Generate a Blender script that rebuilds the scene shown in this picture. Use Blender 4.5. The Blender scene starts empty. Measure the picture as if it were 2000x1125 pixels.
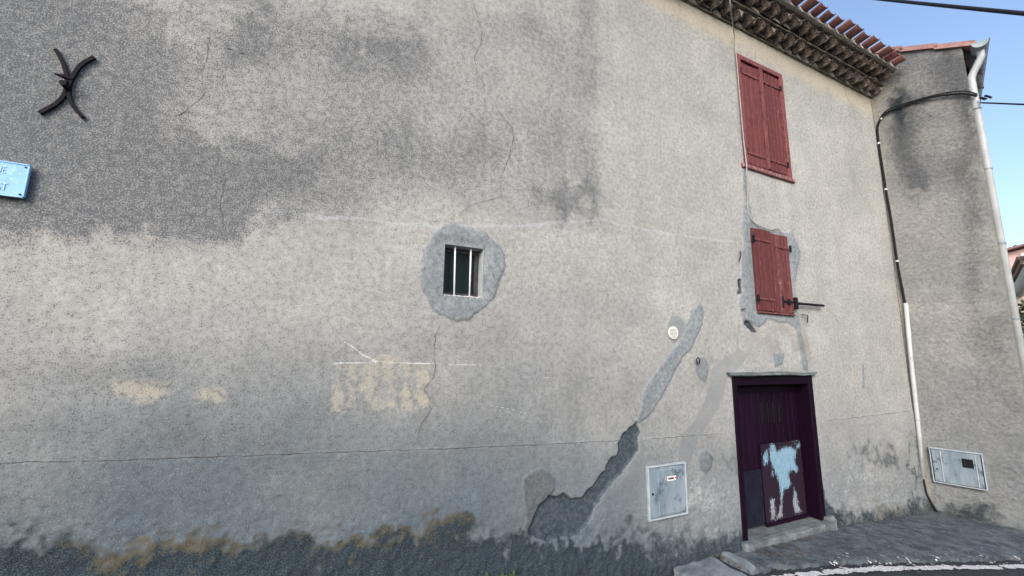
import bpy, bmesh, math, random
import numpy as np
from mathutils import Matrix, Vector, noise as mnoise
random.seed(7)
S = bpy.context.scene
COL = S.collection
R = math.radians

# ------------------------------------------------------------------ camera
WY = R(64.7); PITCH = R(9.3); ROLL = R(0.9); FOC = 800.0
CAM = np.array([0.0, -3.0, 1.8])
_hd = np.array([math.cos(WY), math.sin(WY), 0]); _rt = np.array([math.sin(WY), -math.cos(WY), 0]); _z = np.array([0, 0, 1.0])
FW = math.cos(PITCH) * _hd + math.sin(PITCH) * _z
_up = -math.sin(PITCH) * _hd + math.cos(PITCH) * _z
RT = math.cos(ROLL) * _rt + math.sin(ROLL) * _up
UP = -math.sin(ROLL) * _rt + math.cos(ROLL) * _up
cam_d = bpy.data.cameras.new('camera'); cam = bpy.data.objects.new('camera', cam_d); COL.objects.link(cam)
cam_d.sensor_fit = 'HORIZONTAL'; cam_d.sensor_width = 36; cam_d.lens = 36 * FOC / 2000
cam_d.clip_start = 0.05; cam_d.clip_end = 3000
m = Matrix.Identity(4)
for i in range(3):
    m[i][0] = RT[i]; m[i][1] = UP[i]; m[i][2] = -FW[i]; m[i][3] = CAM[i]
cam.matrix_world = m
S.camera = cam

# ------------------------------------------------------------------ sky, sun, exposure
SUN_AZ = R(-132)    # direction the sun stands in, measured from +X towards +Y: soft, added behind the camera to brighten the open-shade wall
SUN_EL = R(33)
w = bpy.data.worlds.new('World'); S.world = w; w.use_nodes = True
nt = w.node_tree; nt.nodes.clear()
sky = nt.nodes.new('ShaderNodeTexSky'); sky.sky_type = 'NISHITA'; sky.sun_disc = False
sky.sun_elevation = SUN_EL; sky.sun_rotation = math.pi / 2 - SUN_AZ
sky.air_density = 1.0; sky.dust_density = 3.2; sky.ozone_density = 1.5
bg = nt.nodes.new('ShaderNodeBackground'); bg.inputs['Strength'].default_value = 0.15
out = nt.nodes.new('ShaderNodeOutputWorld')
nt.links.new(sky.outputs[0], bg.inputs[0]); nt.links.new(bg.outputs[0], out.inputs[0])
sd = bpy.data.lights.new('sun', 'SUN'); sd.energy = 0.8; sd.angle = R(22); sd.color = (1.0, 0.96, 0.92)
sun = bpy.data.objects.new('sun', sd); COL.objects.link(sun)
sdir = Vector((math.cos(SUN_AZ) * math.cos(SUN_EL), math.sin(SUN_AZ) * math.cos(SUN_EL), math.sin(SUN_EL)))
sun.rotation_euler = sdir.to_track_quat('Z', 'Y').to_euler(); sun.location = (0, 0, 12)
S.view_settings.view_transform = 'Standard'; S.view_settings.look = 'None'; S.view_settings.gamma = 1
S.view_settings.exposure = 1.15
S.render.engine = 'CYCLES'

# ------------------------------------------------------------------ helpers: geometry of the place
def ray(px, py): return FW * FOC + RT * (px - 1000) + UP * (562.5 - py)
def U(px, py, y=0.0):                      # point of a plane parallel to the main wall
    d = ray(px, py); t = (y - CAM[1]) / d[1]; return CAM + t * d
def UX(pts, y=0.0): return [(lambda p: (p[0], p[2]))(U(a, b, y)) for a, b in pts]
KX = 7.80                                    # inner corner between the two houses
FA = R(-75); FD = np.array([math.cos(FA), math.sin(FA), 0]); FN = np.array([FD[1], -FD[0], 0])  # FN looks out of the flank, to -X
K = np.array([KX, 0, 0])
def FU(px, py, off=0.0):                   # (u, z) on the flank wall of the neighbour
    r = ray(px, py); t = ((K + FN * off - CAM) @ FN) / (r @ FN); p = CAM + t * r
    return float((p - K) @ FD), float(p[2])
def FP(u, z, off=0.0): return K + FD * u + FN * off + np.array([0, 0, z])
def proj(P):
    v = P - CAM; zc = v @ FW
    return 1000 + FOC * (v @ RT) / zc, 562.5 - FOC * (v @ UP) / zc
def smooth(a, b, x):
    t = np.clip((x - a) / (b - a), 0, 1); return t * t * (3 - 2 * t)
_rng = np.random.default_rng(11); _tab = _rng.random((16, 256, 256)).astype(np.float32)
def vnoise(x, y, s, seed=0):
    x = np.asarray(x) * s + 37.3 * seed; y = np.asarray(y) * s + 11.7 * seed
    xi = np.floor(x).astype(int); yi = np.floor(y).astype(int); fx = x - xi; fy = y - yi
    fx = fx * fx * (3 - 2 * fx); fy = fy * fy * (3 - 2 * fy); T = _tab[seed % 16]
    g = lambda i, j: T[i & 255, j & 255]
    return (g(xi, yi) * (1 - fx) + g(xi + 1, yi) * fx) * (1 - fy) + (g(xi, yi + 1) * (1 - fx) + g(xi + 1, yi + 1) * fx) * fy
def fbm(x, y, s, seed=0, o=4):
    a = 0; n = 0; k = 1.0
    for i in range(o):
        a = a + k * vnoise(x, y, s * 2 ** i, seed + i); n += k; k *= .55
    return a / n
def sd_poly(x, y, pts, lim=.12):           # signed distance, + inside, limited to +-lim
    p = np.array(pts); out_ = np.full(x.shape, -lim)
    sel = (x > p[:, 0].min() - lim) & (x < p[:, 0].max() + lim) & (y > p[:, 1].min() - lim) & (y < p[:, 1].max() + lim)
    if not sel.any(): return out_
    X = x[sel]; Y = y[sel]; d = np.full(X.shape, 1e9); ins = np.zeros(X.shape, bool)
    for i in range(len(p)):
        a = p[i]; b = p[(i + 1) % len(p)]; e = b - a; L = e @ e + 1e-12
        t = np.clip(((X - a[0]) * e[0] + (Y - a[1]) * e[1]) / L, 0, 1)
        d = np.minimum(d, np.hypot(X - a[0] - t * e[0], Y - a[1] - t * e[1]))
        c = ((a[1] > Y) != (b[1] > Y)); xx = e[0] * (Y - a[1]) / (e[1] if abs(e[1]) > 1e-9 else 1e-9) + a[0]
        ins ^= c & (X < xx)
    out_[sel] = np.clip(np.where(ins, d, -d), -lim, lim); return out_
def sd_line(x, y, pts, lim=.12):
    p = np.array(pts); out_ = np.full(x.shape, lim)
    sel = (x > p[:, 0].min() - lim) & (x < p[:, 0].max() + lim) & (y > p[:, 1].min() - lim) & (y < p[:, 1].max() + lim)
    if not sel.any(): return out_
    X = x[sel]; Y = y[sel]; d = np.full(X.shape, 1e9)
    for i in range(len(p) - 1):
        a = p[i]; e = p[i + 1] - a; L = e @ e + 1e-12
        t = np.clip(((X - a[0]) * e[0] + (Y - a[1]) * e[1]) / L, 0, 1)
        d = np.minimum(d, np.hypot(X - a[0] - t * e[0], Y - a[1] - t * e[1]))
    out_[sel] = np.minimum(d, lim); return out_

# ------------------------------------------------------------------ helpers: objects
def tag(o, label=None, cat=None, group=None, kind=None):
    if label: o['label'] = label
    if cat: o['category'] = cat
    if group: o['group'] = group
    if kind: o['kind'] = kind
    return o
def thing(name, label, cat, loc=(0, 0, 0), group=None):
    o = bpy.data.objects.new(name, None); COL.objects.link(o); o.location = loc; o.empty_display_size = .2
    return tag(o, label, cat, group)
def origin(o):
    v = Vector((0, 0, 0))
    while o is not None: v += o.location; o = o.parent
    return v
def me(name, V, F, mat=None, smooth_=False):
    d = bpy.data.meshes.new(name); d.from_pydata([tuple(map(float, v)) for v in V], [], [tuple(map(int, f)) for f in F])
    if mat: d.materials.append(mat)
    if smooth_: d.polygons.foreach_set('use_smooth', [True] * len(d.polygons))
    d.update(); return d
def part(name, VF, mat, parent=None, smooth_=False, loc=None):
    """VF given in world coordinates; the object keeps its parent's origin (or loc when top-level)"""
    V, F = VF
    off = np.array(origin(parent)) if parent is not None else np.array(loc if loc is not None else (0, 0, 0))
    d = me(name, np.asarray(V, float) - off, F, mat, smooth_)
    o = bpy.data.objects.new(name, d); COL.objects.link(o)
    if parent is not None: o.parent = parent
    else: o.location = off
    return o
class MB:
    def __init__(s): s.V = []; s.F = []
    def add(s, V, F):
        n = len(s.V); s.V += [tuple(v) for v in V]; s.F += [tuple(i + n for i in f) for f in F]; return s
    def vf(s): return s.V, s.F
def box(x0, x1, y0, y1, z0, z1, c=0.0, xf=None):
    """box, the four edges of its front (low y) face chamfered by c"""
    V = [(x0, y1, z0), (x1, y1, z0), (x1, y1, z1), (x0, y1, z1), (x0, y0 + c, z0), (x1, y0 + c, z0), (x1, y0 + c, z1), (x0, y0 + c, z1)]
    F = [(0, 3, 2, 1), (0, 1, 5, 4), (1, 2, 6, 5), (2, 3, 7, 6), (3, 0, 4, 7)]
    if c > 0:
        V += [(x0 + c, y0, z0 + c), (x1 - c, y0, z0 + c), (x1 - c, y0, z1 - c), (x0 + c, y0, z1 - c)]
        F += [(4, 5, 9, 8), (5, 6, 10, 9), (6, 7, 11, 10), (7, 4, 8, 11), (8, 9, 10, 11)]
    else: F.append((4, 5, 6, 7))
    if xf is not None: V = [xf(v) for v in V]
    F = [f[::-1] for f in F] if False else F
    return V, F
def tube(pts, r, n=8, closed=True, flat=1.0, nrm=None):
    P = [np.array(p, float) for p in pts]; V = []; F = []
    rr = r if hasattr(r, '__len__') else [r] * len(P)
    up = np.array(nrm if nrm is not None else (0.13, .31, .94)); 
    for i, p in enumerate(P):
        t = P[min(i + 1, len(P) - 1)] - P[max(i - 1, 0)]; t = t / (np.linalg.norm(t) + 1e-12)
        a = np.cross(t, up)
        if np.linalg.norm(a) < 1e-3: a = np.cross(t, np.array([1, 0, .1]))
        a /= np.linalg.norm(a); b = np.cross(a, t)
        if nrm is None: up = b
        for k in range(n):
            q = 2 * math.pi * (k + .5) / n
            V.append(p + rr[i] * (a * math.cos(q) + b * math.sin(q) * flat))
    for i in range(len(P) - 1):
        for k in range(n):
            F.append((i * n + k, i * n + (k + 1) % n, (i + 1) * n + (k + 1) % n, (i + 1) * n + k))
    if closed:
        F.append(tuple(range(n - 1, -1, -1))); F.append(tuple((len(P) - 1) * n + k for k in range(n)))
    return V, F
def spline(pts, n=6):
    P = [np.array(p, float) for p in pts]; o = []
    for i in range(len(P) - 1):
        p0 = P[max(i - 1, 0)]; p1 = P[i]; p2 = P[i + 1]; p3 = P[min(i + 2, len(P) - 1)]
        for k in range(n):
            t = k / n
            o.append(.5 * (2 * p1 + (p2 - p0) * t + (2 * p0 - 5 * p1 + 4 * p2 - p3) * t * t + (3 * p1 - p0 - 3 * p2 + p3) * t ** 3))
    o.append(P[-1]); return o
def disc(c, r, y0, y1, n=24):
    V = []; F = []
    for y in (y0, y1):
        for k in range(n):
            a = 2 * math.pi * k / n; V.append((c[0] + r * math.cos(a), y, c[1] + r * math.sin(a)))
    F.append(tuple(range(n))); F.append(tuple(range(2 * n - 1, n - 1, -1)))
    for k in range(n): F.append((k, n + k, n + (k + 1) % n, (k + 1) % n))
    return V, F
def grid_mesh(name, Px, Py, Pz, keep, attrs, mat, parent, smooth_=True):
    """Px.. 2-D arrays (i over columns, j over rows); keep: bool per cell"""
    nx, nz = Px.shape; off = np.array(origin(parent)) if parent is not None else np.zeros(3)
    V = np.stack([Px - off[0], Py - off[1], Pz - off[2]], -1).reshape(-1, 3)
    ii, jj = np.nonzero(keep); a = ii * nz + jj
    F = np.stack([a, a + nz, a + nz + 1, a + 1], -1)
    used = np.zeros(nx * nz, bool); used[F.ravel()] = True; idx = np.cumsum(used) - 1
    V = V[used]; F = idx[F]
    d = bpy.data.meshes.new(name); d.vertices.add(len(V)); d.vertices.foreach_set('co', V.astype(np.float32).ravel())
    d.loops.add(F.size); d.loops.foreach_set('vertex_index', F.astype(np.int32).ravel())
    d.polygons.add(len(F)); d.polygons.foreach_set('loop_start', np.arange(0, F.size, 4, dtype=np.int32))
    try: d.polygons.foreach_set('loop_total', np.full(len(F), 4, np.int32))
    except Exception: pass
    d.polygons.foreach_set('use_smooth', np.full(len(F), smooth_))
    d.update(calc_edges=True); d.validate()
    for k, v in attrs.items():
        at = d.attributes.new(k, 'FLOAT_COLOR', 'POINT'); arr = np.stack([c.reshape(-1)[used] for c in v], -1).astype(np.float32)
        at.data.foreach_set('color', arr.ravel())
    if mat: d.materials.append(mat)
    o = bpy.data.objects.new(name, d); COL.objects.link(o)
    if parent is not None: o.parent = parent
    return o

# ------------------------------------------------------------------ materials
class NT:
    def __init__(s, name):
        s.m = bpy.data.materials.new(name); s.m.use_nodes = True; s.t = s.m.node_tree; s.t.nodes.clear()
        s.o = s.t.nodes.new('ShaderNodeOutputMaterial'); s.b = s.t.nodes.new('ShaderNodeBsdfPrincipled')
        s.t.links.new(s.b.outputs[0], s.o.inputs[0]); s.tc = s.t.nodes.new('ShaderNodeTexCoord')
    def L(s, a, b): s.t.links.new(a, b)
    def put(s, sock, v):
        if isinstance(v, (int, float)): sock.default_value = v
        elif isinstance(v, tuple): sock.default_value = (*v, 1) if len(v) == 3 else v
        else: s.L(v, sock)
    def noise(s, scale, detail=4, rough=.55, co=None, dist=0, mapping=None):
        n = s.t.nodes.new('ShaderNodeTexNoise'); n.inputs['Scale'].default_value = scale; n.inputs['Detail'].default_value = detail
        n.inputs['Roughness'].default_value = rough; n.inputs['Distortion'].default_value = dist
        c = co or s.tc.outputs['Object']
        if mapping:
            mp = s.t.nodes.new('ShaderNodeMapping'); mp.inputs['Scale'].default_value = mapping; s.L(c, mp.inputs[0]); c = mp.outputs[0]
        if getattr(s, 'co2', None) is not None: c = s.co2; n.noise_dimensions = '2D'
        s.L(c, n.inputs['Vector']); return n.outputs[0]
    def voro(s, scale, feature='F1'):
        n = s.t.nodes.new('ShaderNodeTexVoronoi'); n.feature = feature; n.inputs['Scale'].default_value = scale; s.L(s.tc.outputs['Object'], n.inputs['Vector']); return n.outputs[0]
    def math(s, op, a, b=0.0, c=None, clamp=False):
        n = s.t.nodes.new('ShaderNodeMath'); n.operation = op; n.use_clamp = clamp; s.put(n.inputs[0], a); s.put(n.inputs[1], b)
        if c is not None: s.put(n.inputs[2], c)
        return n.outputs[0]
    def ss(s, v, a, b):                       # smoothstep, a and b may be sockets
        n = s.t.nodes.new('ShaderNodeMapRange'); n.interpolation_type = 'SMOOTHSTEP'
        s.put(n.inputs[0], v); s.put(n.inputs[1], a); s.put(n.inputs[2], b); return n.outputs[0]
    def mix(s, f, a, b, mode='MIX'):
        n = s.t.nodes.new('ShaderNodeMix'); n.data_type = 'RGBA'; n.blend_type = mode
        s.put(n.inputs[0], f); s.put(n.inputs[6], a); s.put(n.inputs[7], b); return n.outputs[2]
    def attr(s, name):
        n = s.t.nodes.new('ShaderNodeAttribute'); n.attribute_name = name
        sp = s.t.nodes.new('ShaderNodeSeparateColor'); s.L(n.outputs['Color'], sp.inputs[0])
        return sp.outputs[0], sp.outputs[1], sp.outputs[2], n.outputs['Alpha']
    def rnd(s):
        n = s.t.nodes.new('ShaderNodeObjectInfo'); return n.outputs['Random']
    def bump(s, h, strength, dist, nrm=None):
        n = s.t.nodes.new('ShaderNodeBump'); n.inputs['Strength'].default_value = strength; n.inputs['Distance'].default_value = dist
        s.L(h, n.inputs['Height'])
        if nrm is not None: s.L(nrm, n.inputs['Normal'])
        return n.outputs[0]
    def fin(s, col, rough=.85, nrm=None, metal=0.0, spec=None):
        s.put(s.b.inputs['Base Color'], col); s.put(s.b.inputs['Roughness'], rough); s.put(s.b.inputs['Metallic'], metal)
        if nrm is not None: s.L(nrm, s.b.inputs['Normal'])
        if spec is not None: s.b.inputs['Specular IOR Level'].default_value = spec
        return s.m
def pmat(name, c1, c2, scale=20, rough=.8, bump=.3, bdist=.003, metal=0.0, vary=.25, spot=None, spot_amt=.5, stretch=None, spec=None, spscale=None):
    n = NT(name); f = n.noise(scale, 5, .6, mapping=stretch); f = n.ss(f, .35, .65)
    c = n.mix(f, c1, c2)
    if vary:
        r = n.rnd(); v = n.math('MULTIPLY_ADD', r, vary * 2, 1 - vary)
        c = n.mix(1.0, c, v, 'MULTIPLY')
    if spot:
        g = n.noise(spscale or scale * 2.3, 6, .65); c = n.mix(n.ss(g, .62 - .2 * spot_amt, .72 - .2 * spot_amt), c, spot)
    h = n.noise(scale * 4, 4, .6, mapping=stretch)
    return n.fin(c, rough, n.bump(h, bump, bdist), metal, spec)

def plaster(name, warm, cool, flank=False):
    n = NT(name)
    sx = n.t.nodes.new('ShaderNodeSeparateXYZ'); n.L(n.tc.outputs['Object'], sx.inputs[0]); cb = n.t.nodes.new('ShaderNodeCombineXYZ')
    n.L(sx.outputs[1 if flank else 0], cb.inputs[0]); n.L(sx.outputs[2], cb.inputs[1]); n.co2 = cb.outputs[0]
    warmf, speck, grime, ochre = n.attr('A'); sp, st, sc, sw = n.attr('B'); tone, cream, effl, rust = n.attr('C')
    n2 = n.noise(24, 6, .80); n3 = n.noise(120, 2, .7); n4 = n.noise(330, 1, .5)
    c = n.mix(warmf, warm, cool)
    v = n.math('MULTIPLY', n.math('MULTIPLY_ADD', n2, .85, .575), n.math('MULTIPLY_ADD', n4, 1.2, .4))
    v = n.math('MULTIPLY', v, n.math('MULTIPLY_ADD', n3, .7, .66)); vg = v
    v = n.math('MULTIPLY', v, n.math('MULTIPLY_ADD', tone, 1.4, .3))
    c = n.mix(1.0, c, v, 'MULTIPLY')
    c = n.mix(n.math('MULTIPLY', cream, .8), c, (.50, .455, .355))
    jit = n.math('MULTIPLY_ADD', n2, .35, -.175); jit = n.math('ADD', jit, n.math('MULTIPLY_ADD', n3, .2, -.1))
    # washed-off paint
    f = n.math('MULTIPLY', n.ss(n.math('ADD', sc, n.math('MULTIPLY', jit, 1.8)), .42, .72), .8)
    c = n.mix(f, c, (.40, .378, .31))
    # repairs in blue-grey cement
    fl = n.ss(n.math('ADD', sp, n.math('MULTIPLY', jit, .45)), .455, .55)
    lc = n.mix(n.ss(n.math('ADD', n.math('MULTIPLY', tone, .6), n.math('MULTIPLY', n2, .4)), .40, .60), (.165, .20, .228), (.27, .302, .322)); lc = n.mix(n.ss(n3, .58, .8), lc, (.15, .18, .205)); lc = n.mix(1.0, lc, n.math('MULTIPLY_ADD', warmf, -.68, 1.0), 'MULTIPLY'); lc = n.mix(1.0, lc, vg, 'MULTIPLY')
    c = n.mix(n.math('MULTIPLY', fl, .9), c, lc)
    ed = n.math('MULTIPLY', fl, n.math('SUBTRACT', 1.0, fl)); c = n.mix(n.math('MULTIPLY', ed, 1.6), c, (.12, .15, .18))
    # salts
    c = n.mix(n.math('MULTIPLY', n.ss(n.math('ADD', effl, n.math('MULTIPLY_ADD', n2, .9, -.45)), .42, .95), n.math('MULTIPLY_ADD', fl, -.5, .55)), c, (.45, .475, .485))
    # deep losses: bare old mortar
    ft = n.ss(n.math('ADD', st, n.math('MULTIPLY', jit, .5)), .47, .53)
    tcx = n.mix(n.ss(n2, .38, .62), (.022, .038, .053), (.058, .074, .088)); tcx = n.mix(n.ss(n3, .60, .8), tcx, (.10, .118, .128))
    tcx = n.mix(.8, tcx, n.mix(1.0, tcx, n.math('MULTIPLY', vg, vg), 'MULTIPLY')); c = n.mix(ft, c, tcx)
    # white paint strokes
    fw = n.ss(n.math('ADD', sw, n.math('MULTIPLY', jit, .35)), .5, .56)
    c = n.mix(n.math('MULTIPLY', fw, n.math('MULTIPLY_ADD', n.ss(n3, .35, .6), .5, .35)), c, (.74, .75, .74))
    # rust and brown runs
    c = n.mix(n.math('MULTIPLY', rust, n.ss(n2, .3, .7)), c, (.17, .125, .085))
    # black lichen: many small dark dots, density from the field
    k = n.math('MULTIPLY_ADD', speck, -.27, .65); n3m = n.math('MULTIPLY_ADD', n2, -.55, n.math('ADD', n3, .275)); dots = n.ss(n3m, k, n.math('ADD', k, .075))
    k2 = n.math('MULTIPLY_ADD', speck, -.16, .615); dots2 = n.ss(n4, k2, n.math('ADD', k2, .07))
    dk = n.math('MAXIMUM', dots, n.math('MULTIPLY', dots2, .8))
    c = n.mix(n.math('MULTIPLY', speck, .36), c, (.075, .092, .112))
    c = n.mix(n.math('MULTIPLY', dk, .80), c, (.055, .066, .08))
    # pale grit
    gr = n.ss(n3, .36, .27); gr = n.ss(n.math('SUBTRACT', 1.0, n3), .64, .74); c = n.mix(n.math('MULTIPLY', n.math('MULTIPLY', gr, n.math('MULTIPLY_ADD', ft, -.85, 1.0)), .38), c, (.58, .57, .545))
    # algae and moss at the foot
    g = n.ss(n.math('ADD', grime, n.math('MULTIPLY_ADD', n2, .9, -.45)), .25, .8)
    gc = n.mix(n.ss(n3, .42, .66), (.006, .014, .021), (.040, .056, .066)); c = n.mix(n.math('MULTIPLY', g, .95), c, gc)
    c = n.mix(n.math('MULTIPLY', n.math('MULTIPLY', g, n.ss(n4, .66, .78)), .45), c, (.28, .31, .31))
    c = n.mix(n.math('MULTIPLY', n.ss(n.math('ADD', ochre, n.math('MULTIPLY_ADD', n2, 1.3, -.65)), .50, .95), .5), c, n.mix(n3, (.075, .06, .03), (.17, .138, .075)))
    h = n.math('ADD', n.math('MULTIPLY_ADD', n4, .6, n3), n.math('MULTIPLY', n2, 1.6 if flank else .5))
    bn = n.bump(h, .85 if flank else .5, .014 if flank else .005)
    return n.fin(c, .93, bn, spec=.2)

M = {}
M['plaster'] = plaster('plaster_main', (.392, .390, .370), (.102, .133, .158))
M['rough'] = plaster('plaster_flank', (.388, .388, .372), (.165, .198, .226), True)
M['reveal'] = pmat('reveal_plaster', (.30, .34, .36), (.40, .42, .43), 14, .9, .4, vary=0)
M['crack'] = pmat('crack_shadow', (.04, .04, .043), (.085, .082, .08), 60, .95, .2, vary=0)
M['old_tile'] = pmat('old_clay_tile', (.12, .085, .068), (.21, .165, .135), 14, .9, .5, .004, vary=.35, spot=(.03, .03, .034), spot_amt=.95)
M['red_tile'] = pmat('red_clay_tile', (.095, .036, .034), (.145, .058, .053), 12, .85, .4, .003, vary=.25, spot=(.10, .075, .07), spot_amt=.35)
M['pink_tile'] = pmat('pink_clay_tile', (.22, .115, .11), (.29, .165, .155), 10, .85, .4, .003, vary=.15, spot=(.18, .14, .13), spot_amt=.25)
M['mortar'] = pmat('lime_mortar', (.42, .40, .36), (.58, .56, .51), 18, .95, .8, .008, vary=0, spot=(.16, .15, .13), spot_amt=.35)
M['course'] = pmat('thin_course', (.13, .11, .085), (.24, .21, .16), 10, .95, .5, .004, vary=0, spot=(.05, .048, .045), spot_amt=.5)
M['iron'] = pmat('black_iron', (.006, .006, .011), (.014, .012, .015), 40, .8, .3, .002, spec=.15, metal=.0, vary=.1)
M['rust_iron'] = pmat('rusty_iron', (.03, .022, .022), (.075, .05, .042), 40, .8, .3, .002, metal=.2, vary=.1)
M['pvc'] = pmat('grey_pvc', (.36, .39, .41), (.43, .46, .48), 6, .45, .05, vary=.03, spot=(.42, .43, .44), spot_amt=.1)
M['zinc'] = pmat('zinc', (.15, .20, .225), (.23, .28, .30), 8, .55, .1, metal=.3, vary=0)
M['cable'] = pmat('black_cable', (.007, .008, .012), (.016, .016, .02), 30, .7, .1, vary=0, spec=.15)
M['paleclip'] = pmat('pale_clip', (.5, .5, .5), (.6, .6, .6), 30, .6, .1, vary=.1)
M['thin_cable'] = pmat('pale_cable', (.24, .24, .23), (.34, .335, .32), 30, .6, .1, vary=0, spot=(.2, .2, .2), spot_amt=.2)
M['white_bar'] = pmat('white_bar_paint', (.66, .66, .68), (.74, .74, .75), 40, .6, .2, .002, vary=.05, spot=(.35, .34, .33), spot_amt=.2)
M['dark_wood'] = pmat('dark_window_wood', (.018, .020, .026), (.04, .042, .05), 25, .6, .3, .002, vary=.1)
M['inside'] = pmat('dark_room', (.02, .022, .025), (.03, .03, .035), 5, .95, .1, vary=0)
def wood(name, c1, c2, worn, amt, rough=.7):
    n = NT(name); g = n.noise(22, 5, .65, mapping=(4, 4, .35)); c = n.mix(n.ss(g, .3, .7), c1, c2)
    v = n.math('MULTIPLY_ADD', n.rnd(), .4, .8); c = n.mix(1.0, c, v, 'MULTIPLY')
    p = n.noise(30, 6, .7, mapping=(2.2, 2.2, .5)); k = .70 - .22 * amt
    c = n.mix(n.ss(p, k, k + .07), c, worn)
    h = n.math('ADD', g, n.math('MULTIPLY', p, .6))
    return n.fin(c, rough, n.bump(h, .45, .004), spec=.06)
M['red_wood'] = wood('red_shutter_paint', (.092, .030, .034), (.138, .048, .051), (.19, .115, .115), .5)
M['red_frame'] = wood('weathered_red_frame', (.13, .045, .05), (.20, .075, .075), (.045, .03, .035), .75)
M['red_worn'] = wood('worn_red_plank', (.11, .038, .04), (.165, .066, .064), (.27, .20, .195), .65)
M['sill_wood'] = wood('bleached_sill_wood', (.12, .045, .05), (.24, .11, .11), (.40, .39, .39), .7, .85)
M['door_wood'] = wood('dark_purple_door', (.006, .0022, .008), (.011, .0035, .012), (.008, .006, .012), .5, .55)
M['door_frame'] = wood('dark_purple_frame', (.006, .0022, .008), (.011, .0035, .012), (.010, .008, .015), .4, .55)
M['door_sheet'] = pmat('dark_sheet', (.006, .007, .015), (.011, .012, .022), 9, .7, .2, vary=0, spec=.12)
def peeled(name):
    n = NT(name); s, a, b, _ = n.attr('A')
    nn = n.noise(34, 6, .7, mapping=(1.5, 1, .42)); n2 = n.noise(85, 4, .65, mapping=(1.3, 1, .5))
    j = n.math('ADD', n.math('MULTIPLY_ADD', nn, .9, -.45), n.math('MULTIPLY_ADD', n2, .7, -.35))
    f = n.ss(n.math('ADD', s, j), .5, .55)
    pale = n.mix(n.ss(nn, .35, .65), (.12, .235, .33), (.205, .32, .41)); pale = n.mix(a, pale, (.22, .235, .27))
    pale = n.mix(n.ss(n2, .55, .68), pale, (.22, .28, .34))
    c = n.mix(f, n.mix(nn, (.007, .0025, .009), (.014, .0045, .014)), pale)
    return n.fin(c, .75, n.bump(n.math('ADD', n.math('MULTIPLY', f, -1.0), n.math('MULTIPLY', n2, .4)), .5, .004), spec=.3)
M['peel'] = peeled('peeling_paint')
M['box'] = pmat('meter_box_plastic', (.135, .185, .225), (.225, .275, .315), 7, .6, .1, vary=.06, spot=(.07, .10, .13), spot_amt=.5, stretch=(1, 1, .2), spscale=7, spec=.2)
M['box_rim'] = pmat('meter_box_rim', (.26, .31, .35), (.34, .39, .43), 9, .6, .1, vary=0)
M['black'] = pmat('black_plastic_and_shade', (.006, .006, .008), (.012, .012, .015), 20, .6, .1, vary=0, spec=.1)
M['sticker'] = pmat('sticker_white', (.70, .70, .70), (.76, .76, .76), 20, .5, 0.05, vary=0)
M['red'] = pmat('sticker_red', (.45, .05, .05), (.5, .07, .06), 20, .5, .05, vary=0)
M['vent'] = pmat('vent_plastic', (.62, .62, .57), (.70, .70, .65), 20, .5, .05, vary=0)
M['sign'] = pmat('blue_enamel', (.15, .36, .64), (.19, .42, .72), 9, .5, .05, vary=0, spot=(.24, .48, .76), spot_amt=.45, spscale=40)
M['sign_edge'] = pmat('pale_enamel', (.18, .41, .69), (.24, .47, .73), 20, .5, .05, vary=0)
M['letter'] = pmat('faded_letter', (.26, .48, .74), (.42, .60, .80), 60, .5, .05, vary=0)
M['concrete'] = pmat('sill_concrete', (.065, .08, .09), (.13, .15, .16), 9, .95, .6, .006, vary=.1, spot=(.07, .08, .085), spot_amt=.4)
M['slab'] = pmat('pale_slab', (.08, .10, .12), (.145, .17, .19), 7, .95, .5, .006, vary=.1, spot=(.12, .14, .15), spot_amt=.35)
M['pink_wall'] = pmat('pink_render', (.62, .42, .40), (.68, .48, .45), 1.5, .9, .2, vary=0)
M['glass'] = NT('window_glass').fin((.006, .012, .014), .25, spec=.15)
M['facade'] = pmat('facade_render', (.45, .42, .37), (.55, .51, .45), 2, .93, .3, vary=0)
def ground_mat(name, c1, c2, grit, amt):
    n = NT(name); a = n.noise(8, 6, .7); b = n.noise(45, 4, .65); g = n.noise(160, 2, .5); big = n.noise(5, 5, .6)
    c = n.mix(n.ss(a, .3, .7), c1, c2); c = n.mix(1.0, c, n.math('MULTIPLY_ADD', b, 1.7, .15), 'MULTIPLY')
    c = n.mix(n.math('MULTIPLY', n.ss(g, .64, .72), amt), c, grit); c = n.mix(n.math('MULTIPLY', n.ss(big, .52, .68), .4), c, (.035, .04, .045))
    return n.fin(c, .92, n.bump(n.math('ADD', b, n.math('MULTIPLY', g, .5)), 1.0, .02), spec=.25)
M['asphalt'] = ground_mat('asphalt', (.020, .027, .035), (.034, .042, .052), (.16, .18, .20), .35)
M['apron'] = ground_mat('worn_concrete_apron', (.034, .046, .058), (.125, .148, .166), (.28, .31, .34), .5)
M['paint'] = pmat('worn_road_paint', (.36, .38, .40), (.50, .52, .54), 25, .8, .4, .004, vary=0, spot=(.22, .24, .26), spot_amt=.45)
M['leaf'] = pmat('hedge_leaf', (.02, .035, .02), (.05, .075, .035), 30, .7, .2, vary=.4)
M['weed'] = pmat('weed_leaf', (.025, .05, .018), (.05, .08, .03), 30, .7, .2, vary=.3)
M['litter'] = pmat('dry_litter', (.05, .04, .032), (.11, .085, .06), 30, .9, .2, vary=.4)

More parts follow.
